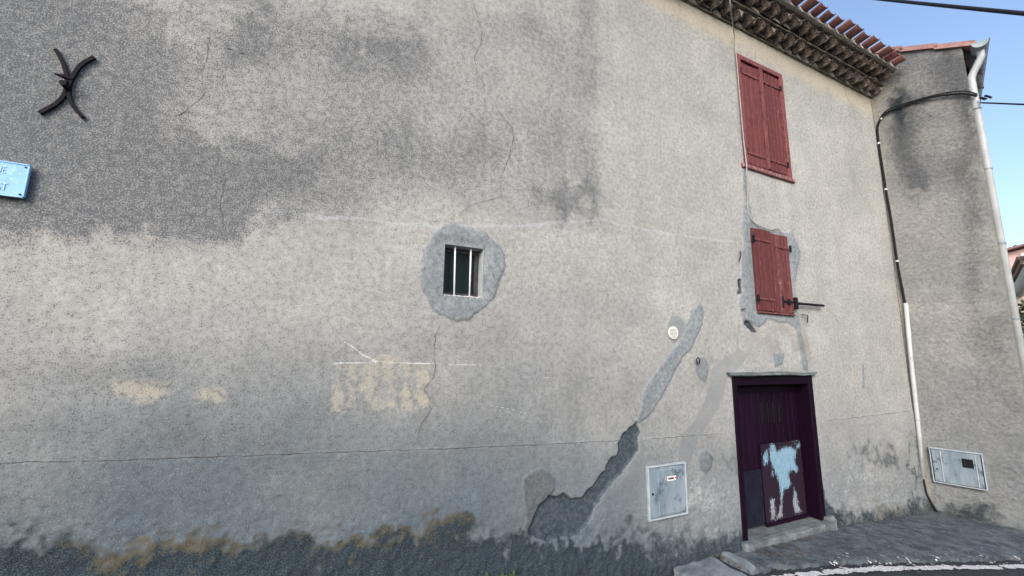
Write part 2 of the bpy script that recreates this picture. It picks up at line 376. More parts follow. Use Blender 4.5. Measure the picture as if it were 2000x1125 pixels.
# ------------------------------------------------------------------ ground
def gz(x, y=0):
    x = np.asarray(x, float)
    z = np.interp(x, [-7, -1.5, 1.3, 2.7, 3.4, 5.4, 7.8, 14, 30], [1.1, .58, .16, -.02, -.02, -.06, -.19, -.35, -.5])
    return z
def ground_sheet(name, xs, ys, mat, lift, amp, seed, keepf=None, kind='structure'):
    X, Y = np.meshgrid(xs, ys, indexing='ij')
    Z = gz(X, Y) + lift + (fbm(X, Y, 3.5, seed) - .5) * amp + (fbm(X, Y, 16, seed + 3) - .5) * amp * .5
    xc = (X[:-1, :-1] + X[1:, 1:]) / 2; yc = (Y[:-1, :-1] + Y[1:, 1:]) / 2
    keep = np.ones(xc.shape, bool) if keepf is None else keepf(xc, yc)
    o = grid_mesh(name, X, Y, Z, keep, {}, mat, None); o['kind'] = kind; return o
xs = np.concatenate([[-400, -120, -40, -15], np.arange(-7, 12, .12), [13, 16, 22, 30, 60, 150, 500]])
ys = np.concatenate([[-400, -120, -40, -18, -10], np.arange(-6.5, 1.0, .12), [2, 6, 14, 40, 120, 500]])
ground_sheet('road', xs, ys, M['asphalt'], -.05, .012, 2)
# paved apron at the door; its street edge runs out along the white line
EDGE = [(3.62, -.30), (3.75, -.34), (4.2, -.42), (4.75, -.56), (5.4, -.78), (6.0, -.96), (6.6, -1.12), (7.4, -1.36), (8.2, -1.6), (9.5, -2.0)]
def edge_y(x): return np.interp(x, [e[0] for e in EDGE], [e[1] for e in EDGE])
def apron_keep(x, y):
    left = 3.62 + np.interp(y, [-.3, 0], [0, .12]) + (vnoise(x, y, 9, 4) - .5) * .05
    fl = KX + np.where(y < 0, -y * math.tan(R(15)), 0) + .03
    return (x > left) & (y > edge_y(x) + (vnoise(x, y, 7, 5) - .5) * .06) & (x < np.where(y > -1.1, fl, 12)) & (y < .06)
ap = ground_sheet('pavement', np.arange(3.5, 9.4, .025), np.arange(-2.0, .08, .025), M['apron'], -.018, .022, 6, apron_keep)
so = ap.modifiers.new('thickness', 'SOLIDIFY'); so.thickness = .06; so.offset = -1
# worn white edge line
def line_keep(x, y):
    c = edge_y(x) - .135; d = np.abs(y - c); nn = fbm(x, y, 14, 7); n2 = fbm(x, y, 40, 9, 2)
    main = (d < .036 + (nn - .5) * .05) & (nn + n2 * .5 > .52)
    loose = (y > c) & (d < .28) & (nn * .6 + n2 * .6 - d * .8 > .70) & (x > 4.3)
    return main | loose
def road_line():
    xs = np.arange(3.6, 9.2, .012); ys = np.arange(-2.1, -.1, .012); X, Y = np.meshgrid(xs, ys, indexing='ij')
    xc = (X[:-1, :-1] + X[1:, 1:]) / 2; yc = (Y[:-1, :-1] + Y[1:, 1:]) / 2; keep = line_keep(xc, yc) & (yc < edge_y(xc) + .3)
    Z = gz(X) + np.where(Y > edge_y(X) - .01, -.018 + .02, -.05 + .014)
    Z = gz(X) + -.05 + .032 * smooth(-.05, .02, Y - edge_y(X)) + .012
    o = grid_mesh('road_marking', X, Y, Z, keep, {}, M['paint'], None); o['kind'] = 'structure'
road_line()

# ------------------------------------------------------------------ the old house: main wall
house = thing('old_house', 'large weathered beige plastered house wall with red shutters and tiled eave', 'house', (3.2, 0, 0))
RECT = {'door': (4.00, 5.42, .005, 1.62), 'up': (4.50, 5.40, 4.12, 5.60), 'lo': (4.50, 5.16, 2.35, 3.31), 'win': (.84, 1.16, 2.245, 2.64)}
def steps(a, b, s0, s1):
    o = [a]
    while o[-1] < b: o.append(o[-1] + s0 + (s1 - s0) * (o[-1] - a) / (b - a))
    o[-1] = b; return o
gx = np.array(list(np.arange(-3.4, -1.95, .05)) + steps(-1.95, 2.0, .0105, .0105)[:-1] + steps(2.0, KX + .01, .0105, .0165))
gzv = np.array(steps(-.4, 3.2, .0105, .0105)[:-1] + steps(3.2, 6.06, .0115, .0145))
for (x0, x1, z0, z1) in RECT.values():
    for v in (x0, x1): gx[np.argmin(abs(gx - v))] = v
    for v in (z0, z1): gzv[np.argmin(abs(gzv - v))] = v
PATCH = [[(868, 441), (885, 438), (905, 443), (925, 446), (945, 455), (965, 470), (975, 480), (982, 500), (987, 518), (978, 550), (968, 575), (950, 597), (930, 612), (915, 622), (895, 627), (880, 622), (862, 615), (848, 607), (835, 588), (826, 565), (820, 540), (823, 505), (830, 485), (845, 458)],
 [(1449, 328), (1457, 328), (1457, 360), (1462, 400), (1470, 440), (1500, 452), (1530, 455), (1545, 452), (1556, 472), (1563, 495), (1555, 522), (1551, 560), (1558, 605), (1565, 650), (1573, 690), (1578, 722), (1565, 722), (1561, 680), (1555, 645), (1545, 632), (1525, 628), (1500, 622), (1480, 640), (1466, 628), (1455, 640), (1446, 615), (1443, 590), (1450, 562), (1447, 520), (1451, 480), (1446, 440), (1452, 400)],
 [(1365, 590), (1374, 605), (1372, 630), (1362, 655), (1350, 680), (1330, 702), (1312, 740), (1290, 780), (1262, 815), (1243, 832), (1250, 800), (1258, 765), (1275, 735), (1300, 700), (1325, 672), (1340, 640), (1350, 605)],
 [(1303, 648), (1306, 630), (1315, 618), (1328, 620), (1340, 632), (1332, 655), (1318, 668), (1306, 662)],
 [(1442, 682), (1462, 690), (1440, 720), (1420, 738), (1412, 780), (1395, 812), (1378, 838), (1358, 868), (1340, 925), (1325, 900), (1330, 862), (1352, 830), (1372, 800), (1385, 762), (1392, 722), (1415, 700)],
 [(1023, 932), (1040, 918), (1070, 916), (1083, 932), (1084, 958), (1075, 970), (1058, 985), (1045, 1010), (1034, 1035), (1022, 1055), (1026, 1010), (1022, 975), (1018, 950)],
 [(1355, 705), (1365, 695), (1380, 700), (1385, 720), (1375, 747), (1362, 735)], [(1362, 885), (1378, 878), (1390, 890), (1388, 915), (1375, 925), (1362, 910)],
 [(1683, 712), (1687, 712), (1689, 755), (1685, 756)], [(1508, 690), (1530, 690), (1525, 712), (1512, 715)],
 [(1255, 850), (1262, 900), (1258, 960), (1235, 985), (1200, 1000), (1165, 1012), (1175, 985), (1205, 955), (1230, 922), (1248, 890)]]
TORN = [[(1244, 824), (1250, 845), (1246, 880), (1228, 908), (1203, 935), (1184, 960), (1164, 985), (1153, 1010), (1142, 1030), (1120, 1045), (1080, 1055), (1045, 1052), (1030, 1042), (1040, 1012), (1053, 985), (1072, 968), (1085, 972), (1100, 964), (1115, 970), (1135, 970), (1145, 957), (1158, 948), (1170, 925), (1182, 915), (1190, 900), (1207, 887), (1208, 865), (1216, 852), (1230, 836)],
 [(1600, 905), (1606, 940), (1612, 975), (1628, 1000), (1642, 1022), (1618, 1018), (1603, 1000), (1600, 960)], [(1453, 625), (1468, 632), (1478, 650), (1466, 648), (1452, 636)], [(1442, 545), (1449, 548), (1448, 572), (1440, 578)]]
CREAM = [[(650, 712), (700, 706), (740, 700), (745, 685), (770, 680), (780, 700), (850, 712), (842, 760), (848, 792), (825, 808), (760, 803), (700, 800), (660, 812), (638, 800), (645, 760)],
 [(190, 742), (230, 737), (330, 744), (326, 782), (280, 792), (240, 776), (200, 770)], [(380, 756), (440, 750), (446, 786), (400, 793), (378, 780)]]
WHITE = [([(672, 667), (690, 678), (710, 694), (738, 707)], .013), ([(650, 710), (735, 707), (800, 709), (850, 711), (930, 712)], .012), ([(930, 712), (980, 718), (1022, 723)], .006), ([(980, 735), (1080, 738), (1200, 745)], .005),
 ([(900, 97), (915, 97), (924, 104), (922, 115), (908, 121), (896, 115), (894, 104), (900, 97)], .008), ([(1100, 823), (1200, 825)], .004), ([(950, 790), (1000, 800), (1040, 812)], .008)]
FAINT = [([(500, 405), (560, 412), (640, 425), (700, 431), (780, 436), (880, 441), (960, 440), (1040, 440), (1090, 433), (1170, 431), (1210, 438), (1235, 442), (1255, 450), (1290, 452), (1340, 462), (1430, 472)], .026, 1.15),
 ([(1165, 0), (1175, 150), (1180, 300), (1187, 450), (1195, 560)], .03, .35), ([(1515, 362), (1510, 440)], .03, .5), ([(1549, 375), (1556, 470)], .04, .55), ([(1480, 735), (1560, 700)], .05, .6), ([(300, 375), (500, 400)], .02, .4), ([(470, 470), (474, 560), (466, 640)], .03, .42), ([(735, 480), (738, 600)], .03, .38), ([(1058, 470), (1062, 640), (1050, 760)], .03, .36), ([(960, 800), (1060, 822)], .02, .6), ([(1540, 240), (1600, 290), (1640, 330)], .03, .45), ([(1440, 730), (1480, 712), (1570, 708)], .04, .6)]
JOINT = [(-60, 905), (0, 903), (200, 899), (400, 892), (600, 885), (820, 878), (1000, 871), (1245, 859)]
JOINT2 = [(1262, 858), (1330, 853), (1412, 846)]
JOINT3 = [(1612, 822), (1700, 812), (1782, 802)]
PATCHW = [UX(p) for p in PATCH]; TORNW = [UX(p) for p in TORN]; CREAMW = [UX(p) for p in CREAM]
JZ = UX(JOINT + JOINT2 + JOINT3)
def fields(x, z):
    """torn and patch distances of points of the wall"""
    wx = x + (fbm(x, z, 14, 3) - .5) * .05; wz = z + (fbm(x, z, 14, 8) - .5) * .05
    st = np.full(x.shape, -.1); spp = np.full(x.shape, -.1)
    for p in TORNW: st = np.maximum(st, sd_poly(wx, wz, p, .1))
    for i_, p in enumerate(PATCHW):
        q = sd_poly(wx, wz, p, .1); spp = np.maximum(spp, np.minimum(q, -.0042 if i_ > 3 else .0005) if i_ in (3, 4, 10) else q)
    return st, spp
def disp(x, z, st, spp):
    low = smooth(.75, .05, z - gz(x)) * .8 + smooth(.3, .0, z - gz(x)) * .5
    d = (fbm(x, z, .8, 1) - .5) * .035 + (fbm(x, z, 4, 2) - .5) * (.008 + .012 * low) + (fbm(x, z, 18, 5) - .5) * (.0012 + .022 * low) + (fbm(x, z, 50, 6, 2) - .5) * (.0025 + .013 * low)
    d = d + .024 * smooth(-.004, .014, st) - .009 * smooth(-.003, .006, spp) * (1 - smooth(-.01, .01, st))
    d = d - .005 * smooth(.004, -.004, z - np.interp(x, [p[0] for p in JZ], [p[1] for p in JZ]))
    d = d - .03 * low * smooth(.35, 0, z - gz(x))
    k = np.ones_like(d)
    for (x0, x1, z0, z1) in RECT.values():
        dx = np.maximum(np.maximum(x0 - x, x - x1), 0); dz = np.maximum(np.maximum(z0 - z, z - z1), 0)
        k = np.minimum(k, smooth(0.0, .10, np.hypot(dx, dz)))
    k = np.minimum(k, smooth(6.03, 5.9, z))
    return d * k
def blob(px, py, L):
    s = 0
    for (cx, cy, sx, sy, a) in L: s = s + a * np.exp(-((px - cx) / sx) ** 2 - ((py - cy) / sy) ** 2)
    return s
def main_wall():
    X, Z = np.meshgrid(gx, gzv, indexing='ij'); P = np.stack([X, np.zeros_like(X), Z], -1)
    px, py = proj(P)
    st, spp = fields(X, Z); Y = disp(X, Z, st, spp)
    n0 = fbm(X, Z, 1.3, 3); n1 = fbm(X, Z, 5, 7); n2 = fbm(X, Z, 2.6, 10); n3 = fbm(X, Z, 11, 12)
    qx = px + (n1 - .5) * 160; qy = py + (n3 - .5) * 70 + (n2 - .5) * 60
    sp = blob(qx, qy, [(40, 40, 200, 120, .55), (250, 110, 190, 110, .32), (330, 320, 190, 75, .55), (110, 400, 190, 75, .6), (570, 335, 120, 60, .42), (430, 435, 150, 50, .5), (130, 250, 200, 110, .38), (490, 75, 70, 55, .36), (640, 70, 140, 60, .22), (740, 115, 100, 45, .26), (800, 320, 140, 60, .22), (1000, 70, 220, 70, .12), (1120, 395, 55, 32, .4), (1000, 310, 200, 80, .14), (720, 210, 220, 90, .22), (1110, 180, 70, 220, .16), (-200, 250, 250, 260, .5), (1350, 370, 60, 40, .12)])
    edge = np.interp(px, [-300, 0, 60, 130, 200, 260, 330, 470, 520, 600, 750, 900, 1200], [480, 462, 478, 470, 440, 455, 478, 480, 430, 420, 430, 440, 445])
    sp = sp * (.12 + .88 * smooth(28, -22, py - edge + (n3 - .5) * 60 + (n1 - .5) * 60))
    sp = sp * (.62 + .95 * n2 + .6 * n3) * (.72 + .6 * fbm(X * 5, Z * .7, 1.5, 13, 3)) * (1 - .75 * smooth(1158, 1180, px) * smooth(520, 420, py))
    sp = sp + .14 + .16 * (n0 - .3) * smooth(1500, 900, px) + blob(qx, qy, [(420, 845, 90, 25, .15), (200, 720, 160, 40, .12), (1300, 900, 80, 60, .08)])
    sp = np.clip(sp * 1.08, 0, .82) * (1 - .8 * smooth(-.005, .01, spp))
    jz = np.interp(X, [p[0] for p in JZ], [p[1] for p in JZ])
    warm = np.clip(.05 + .84 * smooth(430, 1080, py - 170 * smooth(1100, 1450, px) + (n0 - .5) * 300) ** 1.1 + .05 * smooth(.02, -.02, Z - jz) + .22 * smooth(300, 0, px) * smooth(500, 300, py) + (n2 - .5) * .26, 0, 1)  # cooler and darker downwards: render below the joint, plus vignette painted into the colour
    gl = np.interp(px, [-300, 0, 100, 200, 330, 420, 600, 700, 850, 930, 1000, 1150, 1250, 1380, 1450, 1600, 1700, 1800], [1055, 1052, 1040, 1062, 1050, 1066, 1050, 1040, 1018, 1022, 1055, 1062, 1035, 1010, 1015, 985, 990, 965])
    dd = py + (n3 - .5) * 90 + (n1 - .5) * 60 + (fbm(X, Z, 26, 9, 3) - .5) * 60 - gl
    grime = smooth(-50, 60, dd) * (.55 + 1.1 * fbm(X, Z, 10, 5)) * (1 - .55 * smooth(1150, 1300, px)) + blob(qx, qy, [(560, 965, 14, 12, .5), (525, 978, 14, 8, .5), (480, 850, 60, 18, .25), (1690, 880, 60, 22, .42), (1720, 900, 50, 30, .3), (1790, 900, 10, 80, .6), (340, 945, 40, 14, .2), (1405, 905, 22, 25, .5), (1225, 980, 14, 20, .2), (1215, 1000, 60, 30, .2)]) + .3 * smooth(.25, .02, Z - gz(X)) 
    ochre = smooth(-35, 5, dd) * smooth(75, 15, dd) * (.35 + .9 * n2) * np.interp(px, [0, 120, 350, 500, 700, 900, 1000, 1200, 1600, 1700, 1790], [.5, .9, 1, .7, .9, .8, .5, .15, .3, .8, .7])
    effl = .6 * smooth(-95, -25, dd) * smooth(10, -20, dd) * (.1 + .9 * n1) * np.interp(px, [0, 600, 1000, 1250, 1400, 1800], [1, .9, .7, .8, .9, .7]) + blob(qx, qy, [(1600, 600, 200, 200, .02), (1380, 960, 50, 60, .45), (1690, 930, 80, 40, .5), (1200, 980, 60, 60, .35), (1300, 540, 60, 40, .25), (1110, 840, 20, 16, .5), (940, 225, 25, 14, .4), (700, 265, 20, 14, .35), (930, 420, 30, 16, .35), (1340, 520, 70, 60, .22), (1060, 620, 200, 60, .08), (270, 760, 120, 40, .25), (400, 860, 120, 20, .2), (1417, 222, 10, 14, .6), (430, 790, 60, 20, .2)])
    lin = 0
    for pts, wd, a in FAINT: lin = np.maximum(lin, a * smooth(wd, wd * .15, sd_line(X + (n3 - .5) * .05, Z + (n1 - .5) * .06, UX(pts))))
    effl = np.clip(effl + lin, 0, 1)
    sw = np.full(X.shape, -.1)
    for pts, wd in WHITE: sw = np.maximum(sw, wd * .5 - sd_line(X, Z, UX(pts)))
    sc = np.full(X.shape, -.1)
    for p in CREAMW: sc = np.maximum(sc, sd_poly(X, Z, p, .1))
    # uprights of the washed-off letters
    if True:
        bars = np.full(X.shape, .1)
        for a in (676, 702, 742, 776, 806): bars = np.minimum(bars, sd_line(X, Z, UX([(a, 716), (a - 4 + (a % 3) * 4, 798)])))
        sc = np.minimum(sc, bars - .004) - .045 * smooth(.48, .66, fbm(X, Z, 10, 2))
    tone = .5 + (n0 - .5) * .15 + (n1 - .5) * .12 + (fbm(X, Z, 8, 14, 3) - .5) * .14 + (fbm(X * 3.2, Z * .35, 1.6, 5, 3) - .5) * .09 + (fbm(X * .3, Z * 2.6, 1.6, 9, 3) - .5) * .09 + blob(px, py, [(120, 560, 200, 60, .05), (650, 560, 250, 70, .02), (1550, 350, 200, 200, .04), (1150, 800, 250, 60, -.05), (600, 760, 400, 80, -.045), (60, 850, 200, 60, -.03), (1180, 330, 25, 250, .05)]) - .06 * smooth(1120, 1060, px) * smooth(760, 860, py)
    cream = smooth(5.62, 5.82, Z + (n1 - .5) * .16 + (n2 - .5) * .15) * smooth(-1, 3.4, X)
    cream = np.maximum(cream, 0)
    rust = blob(qx, qy, [(1532, 660, 12, 45, .6), (1510, 665, 30, 25, .3), (1370, 720, 4, 50, .6), (85, 240, 10, 18, .5), (1365, 690, 6, 15, .4), (1590, 780, 10, 30, .2)])
    enc = lambda s: np.clip(.5 + 5 * s, 0, 1)
    xc = (X[:-1, :-1] + X[1:, 1:]) / 2; zc = (Z[:-1, :-1] + Z[1:, 1:]) / 2; keep = np.ones(xc.shape, bool)
    for (x0, x1, z0, z1) in RECT.values(): keep &= ~((xc > x0) & (xc < x1) & (zc > z0) & (zc < z1))
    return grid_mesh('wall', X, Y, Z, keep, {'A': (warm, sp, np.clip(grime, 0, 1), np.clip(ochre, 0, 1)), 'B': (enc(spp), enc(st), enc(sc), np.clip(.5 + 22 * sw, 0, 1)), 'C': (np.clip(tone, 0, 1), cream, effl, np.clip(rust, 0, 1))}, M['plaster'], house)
wall = main_wall()
def wally(x, z):
    x = np.array([x]); z = np.array([z]); st, spp = fields(x, z); return float(disp(x, z, st, spp)[0])
def ribbon(name, pts, wid, mat, parent, jag=.006, step=.02, lift=.0022, world=False):
    P = pts if world else UX(pts); Q = []
    for a, b in zip(P[:-1], P[1:]):
        L = math.hypot(b[0] - a[0], b[1] - a[1]); k = max(1, int(L / step))
        for i in range(k): Q.append((a[0] + (b[0] - a[0]) * i / k, a[1] + (b[1] - a[1]) * i / k))
    Q.append(P[-1]); Q = np.array(Q)
    Q[1:-1] += np.random.default_rng(len(pts) * 7 + int(abs(pts[0][0]) * 3)).normal(0, jag, Q[1:-1].shape)
    V = []; F = []; st, spp = fields(Q[:, 0], Q[:, 1]); Y = disp(Q[:, 0], Q[:, 1], st, spp)
    for i, q in enumerate(Q):
        t = Q[min(i + 1, len(Q) - 1)] - Q[max(i - 1, 0)]; t = t / (np.linalg.norm(t) + 1e-9); nn = np.array([-t[1], t[0]])
        ww = wid * .5 * (.35 + 1.1 * random.random()) * min(1, .25 + min(i, len(Q) - 1 - i) * .15)
        for s in (-1, 1): V.append((q[0] + s * nn[0] * ww, Y[i] - lift, q[1] + s * nn[1] * ww))
        V.append((q[0], Y[i] - lift * 1.4, q[1]))
    for i in range(len(Q) - 1):
        a = 3 * i; b = a + 3; F += [(a, b, b + 2, a + 2), (a + 2, b + 2, b + 1, a + 1)]
    return part(name, (V, F), mat, parent)
CR = M['crack']
for pts, wd in [([(918, -10), (930, 25), (942, 60), (940, 85), (926, 110), (930, 140), (945, 165), (947, 183)], .007), ([(964, 195), (975, 218), (1000, 250), (1003, 268), (993, 310), (975, 350)], .007), ([(975, 350), (978, 385), (915, 402), (905, 425)], .004),
                ([(412, 60), (405, 110), (395, 150), (402, 170), (395, 190), (348, 228), (362, 250), (405, 275), (432, 294), (424, 312)], .005), ([(440, 345), (430, 400), (437, 450)], .004),
                ([(862, 628), (850, 655), (848, 690), (850, 712), (846, 740), (828, 758), (838, 780), (843, 800), (824, 825), (814, 862)], .006), ([(945, 478), (947, 500), (970, 555), (957, 578)], .004),
                ([(1372, 470), (1375, 490), (1370, 525)], .004), ([(1441, 620), (1440, 660), (1438, 690)], .006), ([(1473, 95), (1475, 135)], .005), ([(1512, 95), (1518, 112)], .004), ([(1648, 170), (1665, 215), (1672, 250)], .004),
                ([(1668, 745), (1672, 770), (1668, 800)], .005), ([(1515, 352), (1514, 372)], .006)]:
    ribbon('crack', pts, wd * (.45 if pts[0][0] in (412, 440) else .58), CR, house, .004)
for J in (JOINT, JOINT2, JOINT3): ribbon('joint_line', J, .0055, CR, house, .0015, .03)
ribbon('joint_line', [(1700.5, 195), (1740, 475), (1770, 700), (1783, 805), (1793, 900)], .012, CR, house, .002)
for x, y in [(810, 596), (65, 823), (20, 885), (436, 868), (1037, 388), (1130, 466), (473, 105), (448, 97), (1140, 478), (955, 617), (970, 437), (850, 434)]:
    a = U(x, y); r = random.uniform(.006, .014)
    ribbon('pit', [(a[0] - r, a[2]), (a[0] + r, a[2] + .004)], r * 1.3, CR, house, .002, .008, world=True)

for _ in range(46):
    a = U(random.uniform(0, 1250), random.uniform(60, 1000)); r = random.uniform(.003, .007)
    if not (.6 < a[0] < 1.4 and 2.0 < a[2] < 2.9): ribbon('pit', [(a[0] - r, a[2]), (a[0] + r, a[2] + random.uniform(-r, r))], r * 1.4, CR, house, .001, .006, world=True)
# reveals of the openings and the rest of the shell
def reveal(name, rc, depth, mat, parent=None, y0=0.0):
    x0, x1, z0, z1 = rc; b = MB()
    b.add([(x0, y0, z0), (x1, y0, z0), (x1, y0, z1), (x0, y0, z1), (x0, depth, z0), (x1, depth, z0), (x1, depth, z1), (x0, depth, z1)], [(0, 4, 5, 1), (1, 5, 6, 2), (2, 6, 7, 3), (3, 7, 4, 0)])
    return part(name, b.vf(), mat, parent or house)
HB = 6.5
b = MB(); b.add(*box(-3.4, KX + .6, HB - .3, HB, -.6, 6.1)); b.add(*box(-3.4, -3.1, .25, HB - .3, -.6, 6.1)); b.add(*box(KX + .3, KX + .6, .25, HB - .3, -.6, 6.1))
b.add(*box(-3.1, KX + .3, .42, .5, -.6, 6.0))
part('inner_wall', b.vf(), M['facade'], house)

# ------------------------------------------------------------------ small barred window
sw = part('window', box(.845, 1.155, .30, .33, 2.25, 2.635), M['inside'], house)
reveal('reveal', RECT['win'], .34, M['reveal'], sw)
x0, x1, z0, z1 = RECT['win']
b = MB()
for q in [(x0, x0 + .035, z0, z1), (x1 - .035, x1, z0, z1), (x0 + .035, x1 - .035, z0, z0 + .035), (x0 + .035, x1 - .035, z1 - .035, z1)]: b.add(*box(q[0], q[1], .10, .14, q[2], q[3], .006))
part('frame', b.vf(), M['dark_wood'], sw)
part('pane', box(x0 + .034, x1 - .034, .118, .123, z0 + .034, z1 - .034), M['glass'], sw)
for pxx in ((889, 887), (920, 917)):
    a = U(pxx[0], 482, .035); c = U(pxx[1], 578, .035)
    part('bar', tube([(a[0], .035, z1 + .01), (c[0], .035, z0 - .01)], .0068, 8), M['white_bar'], sw, True)
for pxx, l in [(868, .02), (871, .012), (918, .03), (922, .022), (925, .014), (931, .02), (935, .012), (938, .025), (942, .018)]:
    a = U(pxx, 578); ribbon('paint_drip', [(a[0], 2.252), (a[0] + .001, 2.245 - l)], .006, M['white_bar'], sw, 0, .01, .003, world=True)
ribbon('paint_drip', [(.842, 2.243), (1.158, 2.243)], .006, M['white_bar'], sw, .0008, .01, .003, world=True)

# ------------------------------------------------------------------ shutters
def strap(parent, x0, x1, z, y, s=1, mat='red_frame'):
    b = MB(); b.add(*box(min(x0, x1), max(x0, x1), y - .008, y, z - .014, z + .014, .002))
    for k in range(4):
        xx = x0 + (x1 - x0) * (.12 + .25 * k); b.add(*disc((xx, z), .008, y - .014, y - .007, 8))
    xo = x0 - .012 * s; h = part('hinge', b.vf(), M[mat], parent)
    part('pivot', tube([(xo, y - .012, z - .04), (xo, y - .012, z + .04)], .014, 8), M['iron'], parent)
    return h
def batten(parent, x0, x1, z, y, mat): return part('batten', box(x0, x1, y - .022, y - .0005, z - .035, z + .03, .005), M[mat], parent)
def shutter(parent, x0, x1, z0, z1, n, y, worn=(), mat='red_wood'):
    wd = (x1 - x0) / n
    for k in range(n):
        g = .0055; t = random.uniform(-.0025, .0025); zz = random.uniform(-.006, .006)
        o = part('plank', box(x0 + k * wd + g, x0 + (k + 1) * wd - g, y - .03 + t, y, z0 + zz, z1 + zz * .5, .008), M['red_worn' if k in worn else mat], parent)
# upper window: frame, two leaves, sill
x0, x1, z0, z1 = RECT['up']
uw = part('window', box(x0 + .005, x1 - .005, .10, .14, z0 + .005, z1 - .005), M['inside'], house); tag(uw, label='tall upper pair of red plank shutters in a dark red frame')
reveal('reveal', RECT['up'], .14, M['reveal'], uw)
b = MB()
for q in [(x0 - .012, x0 + .055, z0, z1 + .012), (x1 - .055, x1 + .012, z0, z1 + .012), (x0 + .055, x1 - .055, z1 - .055, z1 + .012)]: b.add(*box(q[0], q[1], -.022, .09, q[2], q[3], .006))
part('frame', b.vf(), M['red_frame'], uw)
xm = (x0 + x1) / 2 + .0
shutter(uw, x0 + .058, xm - .03, z0 + .03, z1 - .062, 4, .03)
shutter(uw, xm + .028, x1 - .058, z0 + .03, z1 - .062, 5, .03)
part('cover_strip', box(xm - .032, xm + .03, -.026, .03, z0 + .02, z1 - .058, .007), M['red_frame'], uw)
for (a, c, s) in ((x0 + .058, xm - .035, 1), (x1 - .058, xm + .035, -1)):
    for z in (z0 + .17, z1 - .22): strap(uw, a, c, z, -.001, s)
b = MB(); b.add(*box(x0 - .07, x1 + .05, -.034, .02, z0 - .060, z0 - .002, .010))
part('sill', b.vf(), M['sill_wood'], uw)
# lower window: two leaves flush on the wall
x0, x1, z0, z1 = RECT['lo']
lw = part('window', box(x0 + .01, x1 - .01, .10, .14, z0 + .01, z1 - .01), M['inside'], house); tag(lw, label='lower pair of faded red plank shutters with an iron bar')
reveal('reveal', RECT['lo'], .14, M['reveal'], lw)
xm = x0 + .335
shutter(lw, x0 - .006, xm - .003, z0 - .01, z1 + .008, 4, -.002)
shutter(lw, xm + .003, x1 + .008, z0 - .014, z1 - .012, 5, -.002, worn=(1,))
for (a, c, z, s) in ((x0, xm - .03, z1 - .13, 1), (x1, xm + .06, z1 - .17, -1), (x0, xm - .03, z0 + .13, 1)): strap(lw, a, c, z, -.033, s)
part('bottom_rail', box(x0 - .005, x1 + .008, -.036, -.003, z0 - .035, z0 - .016, .004), M['red_worn'], lw)
b = MB(); b.add(*box(x0 + .43, x0 + .455, -.045, -.032, z0 + .05, z0 + .19, .004)); b.add(*box(x0 + .47, x1 - .02, -.042, -.033, z0 + .115, z0 + .14, .003)); b.add(*box(x1 - .12, x1 - .08, -.05, -.033, z0 + .09, z0 + .16, .004)); b.add(*box(x1 + .012, x1 + .055, -.055, .01, z0 + .05, z0 + .19, .006))
part('latch', b.vf(), M['iron'], lw)
p0 = U(1552, 592, -.05); p1 = U(1608, 597, -.05)
part('bar', tube([(x1 + .03, -.05, p0[2]), (p1[0], -.05, p1[2])], [.018, .017], 6), M['iron'], lw)

# ------------------------------------------------------------------ door
x0, x1, z0, z1 = RECT['door']
dr = part('door', box(x0 + .06, x1 - .06, .175, .20, z0 + .02, z1 - .06), M['door_sheet'], house); tag(dr, label='dark purple plank door with pale peeling paint')
reveal('reveal', RECT['door'], .45, M['concrete'], dr)
b = MB()
for q in [(x0 + .002, x0 + .075, z0, z1 - .002), (x1 - .085, x1 - .002, z0, z1 - .002), (x0 + .075, x1 - .085, z1 - .105, z1 - .002)]: b.add(*box(q[0], q[1], -.012 if q[1] - q[0] < .5 else -.006, .2, q[2], q[3], .008))
part('frame', b.vf(), M['door_frame'], dr)
lx0, lx1 = x0 + .08, x1 - .09; n = 12; wd = (lx1 - lx0) / n
for k in range(n):
    part('plank', box(lx0 + k * wd + .004, lx0 + (k + 1) * wd - .004, .142 + random.uniform(-.003, .003), .173, z0 + .035, z1 - .11, .007), M['door_wood'], dr)
for k in range(4):
    sx = lx0 + wd * (5.5 + k); part('slot', box(sx - .014, sx + .014, .1365, .141, 1.08, 1.30), M['black'], dr)
part('batten', box(lx0 + .01, lx1 - .01, .130, .1385, z1 - .20, z1 - .13, .003), M['door_wood'], dr)
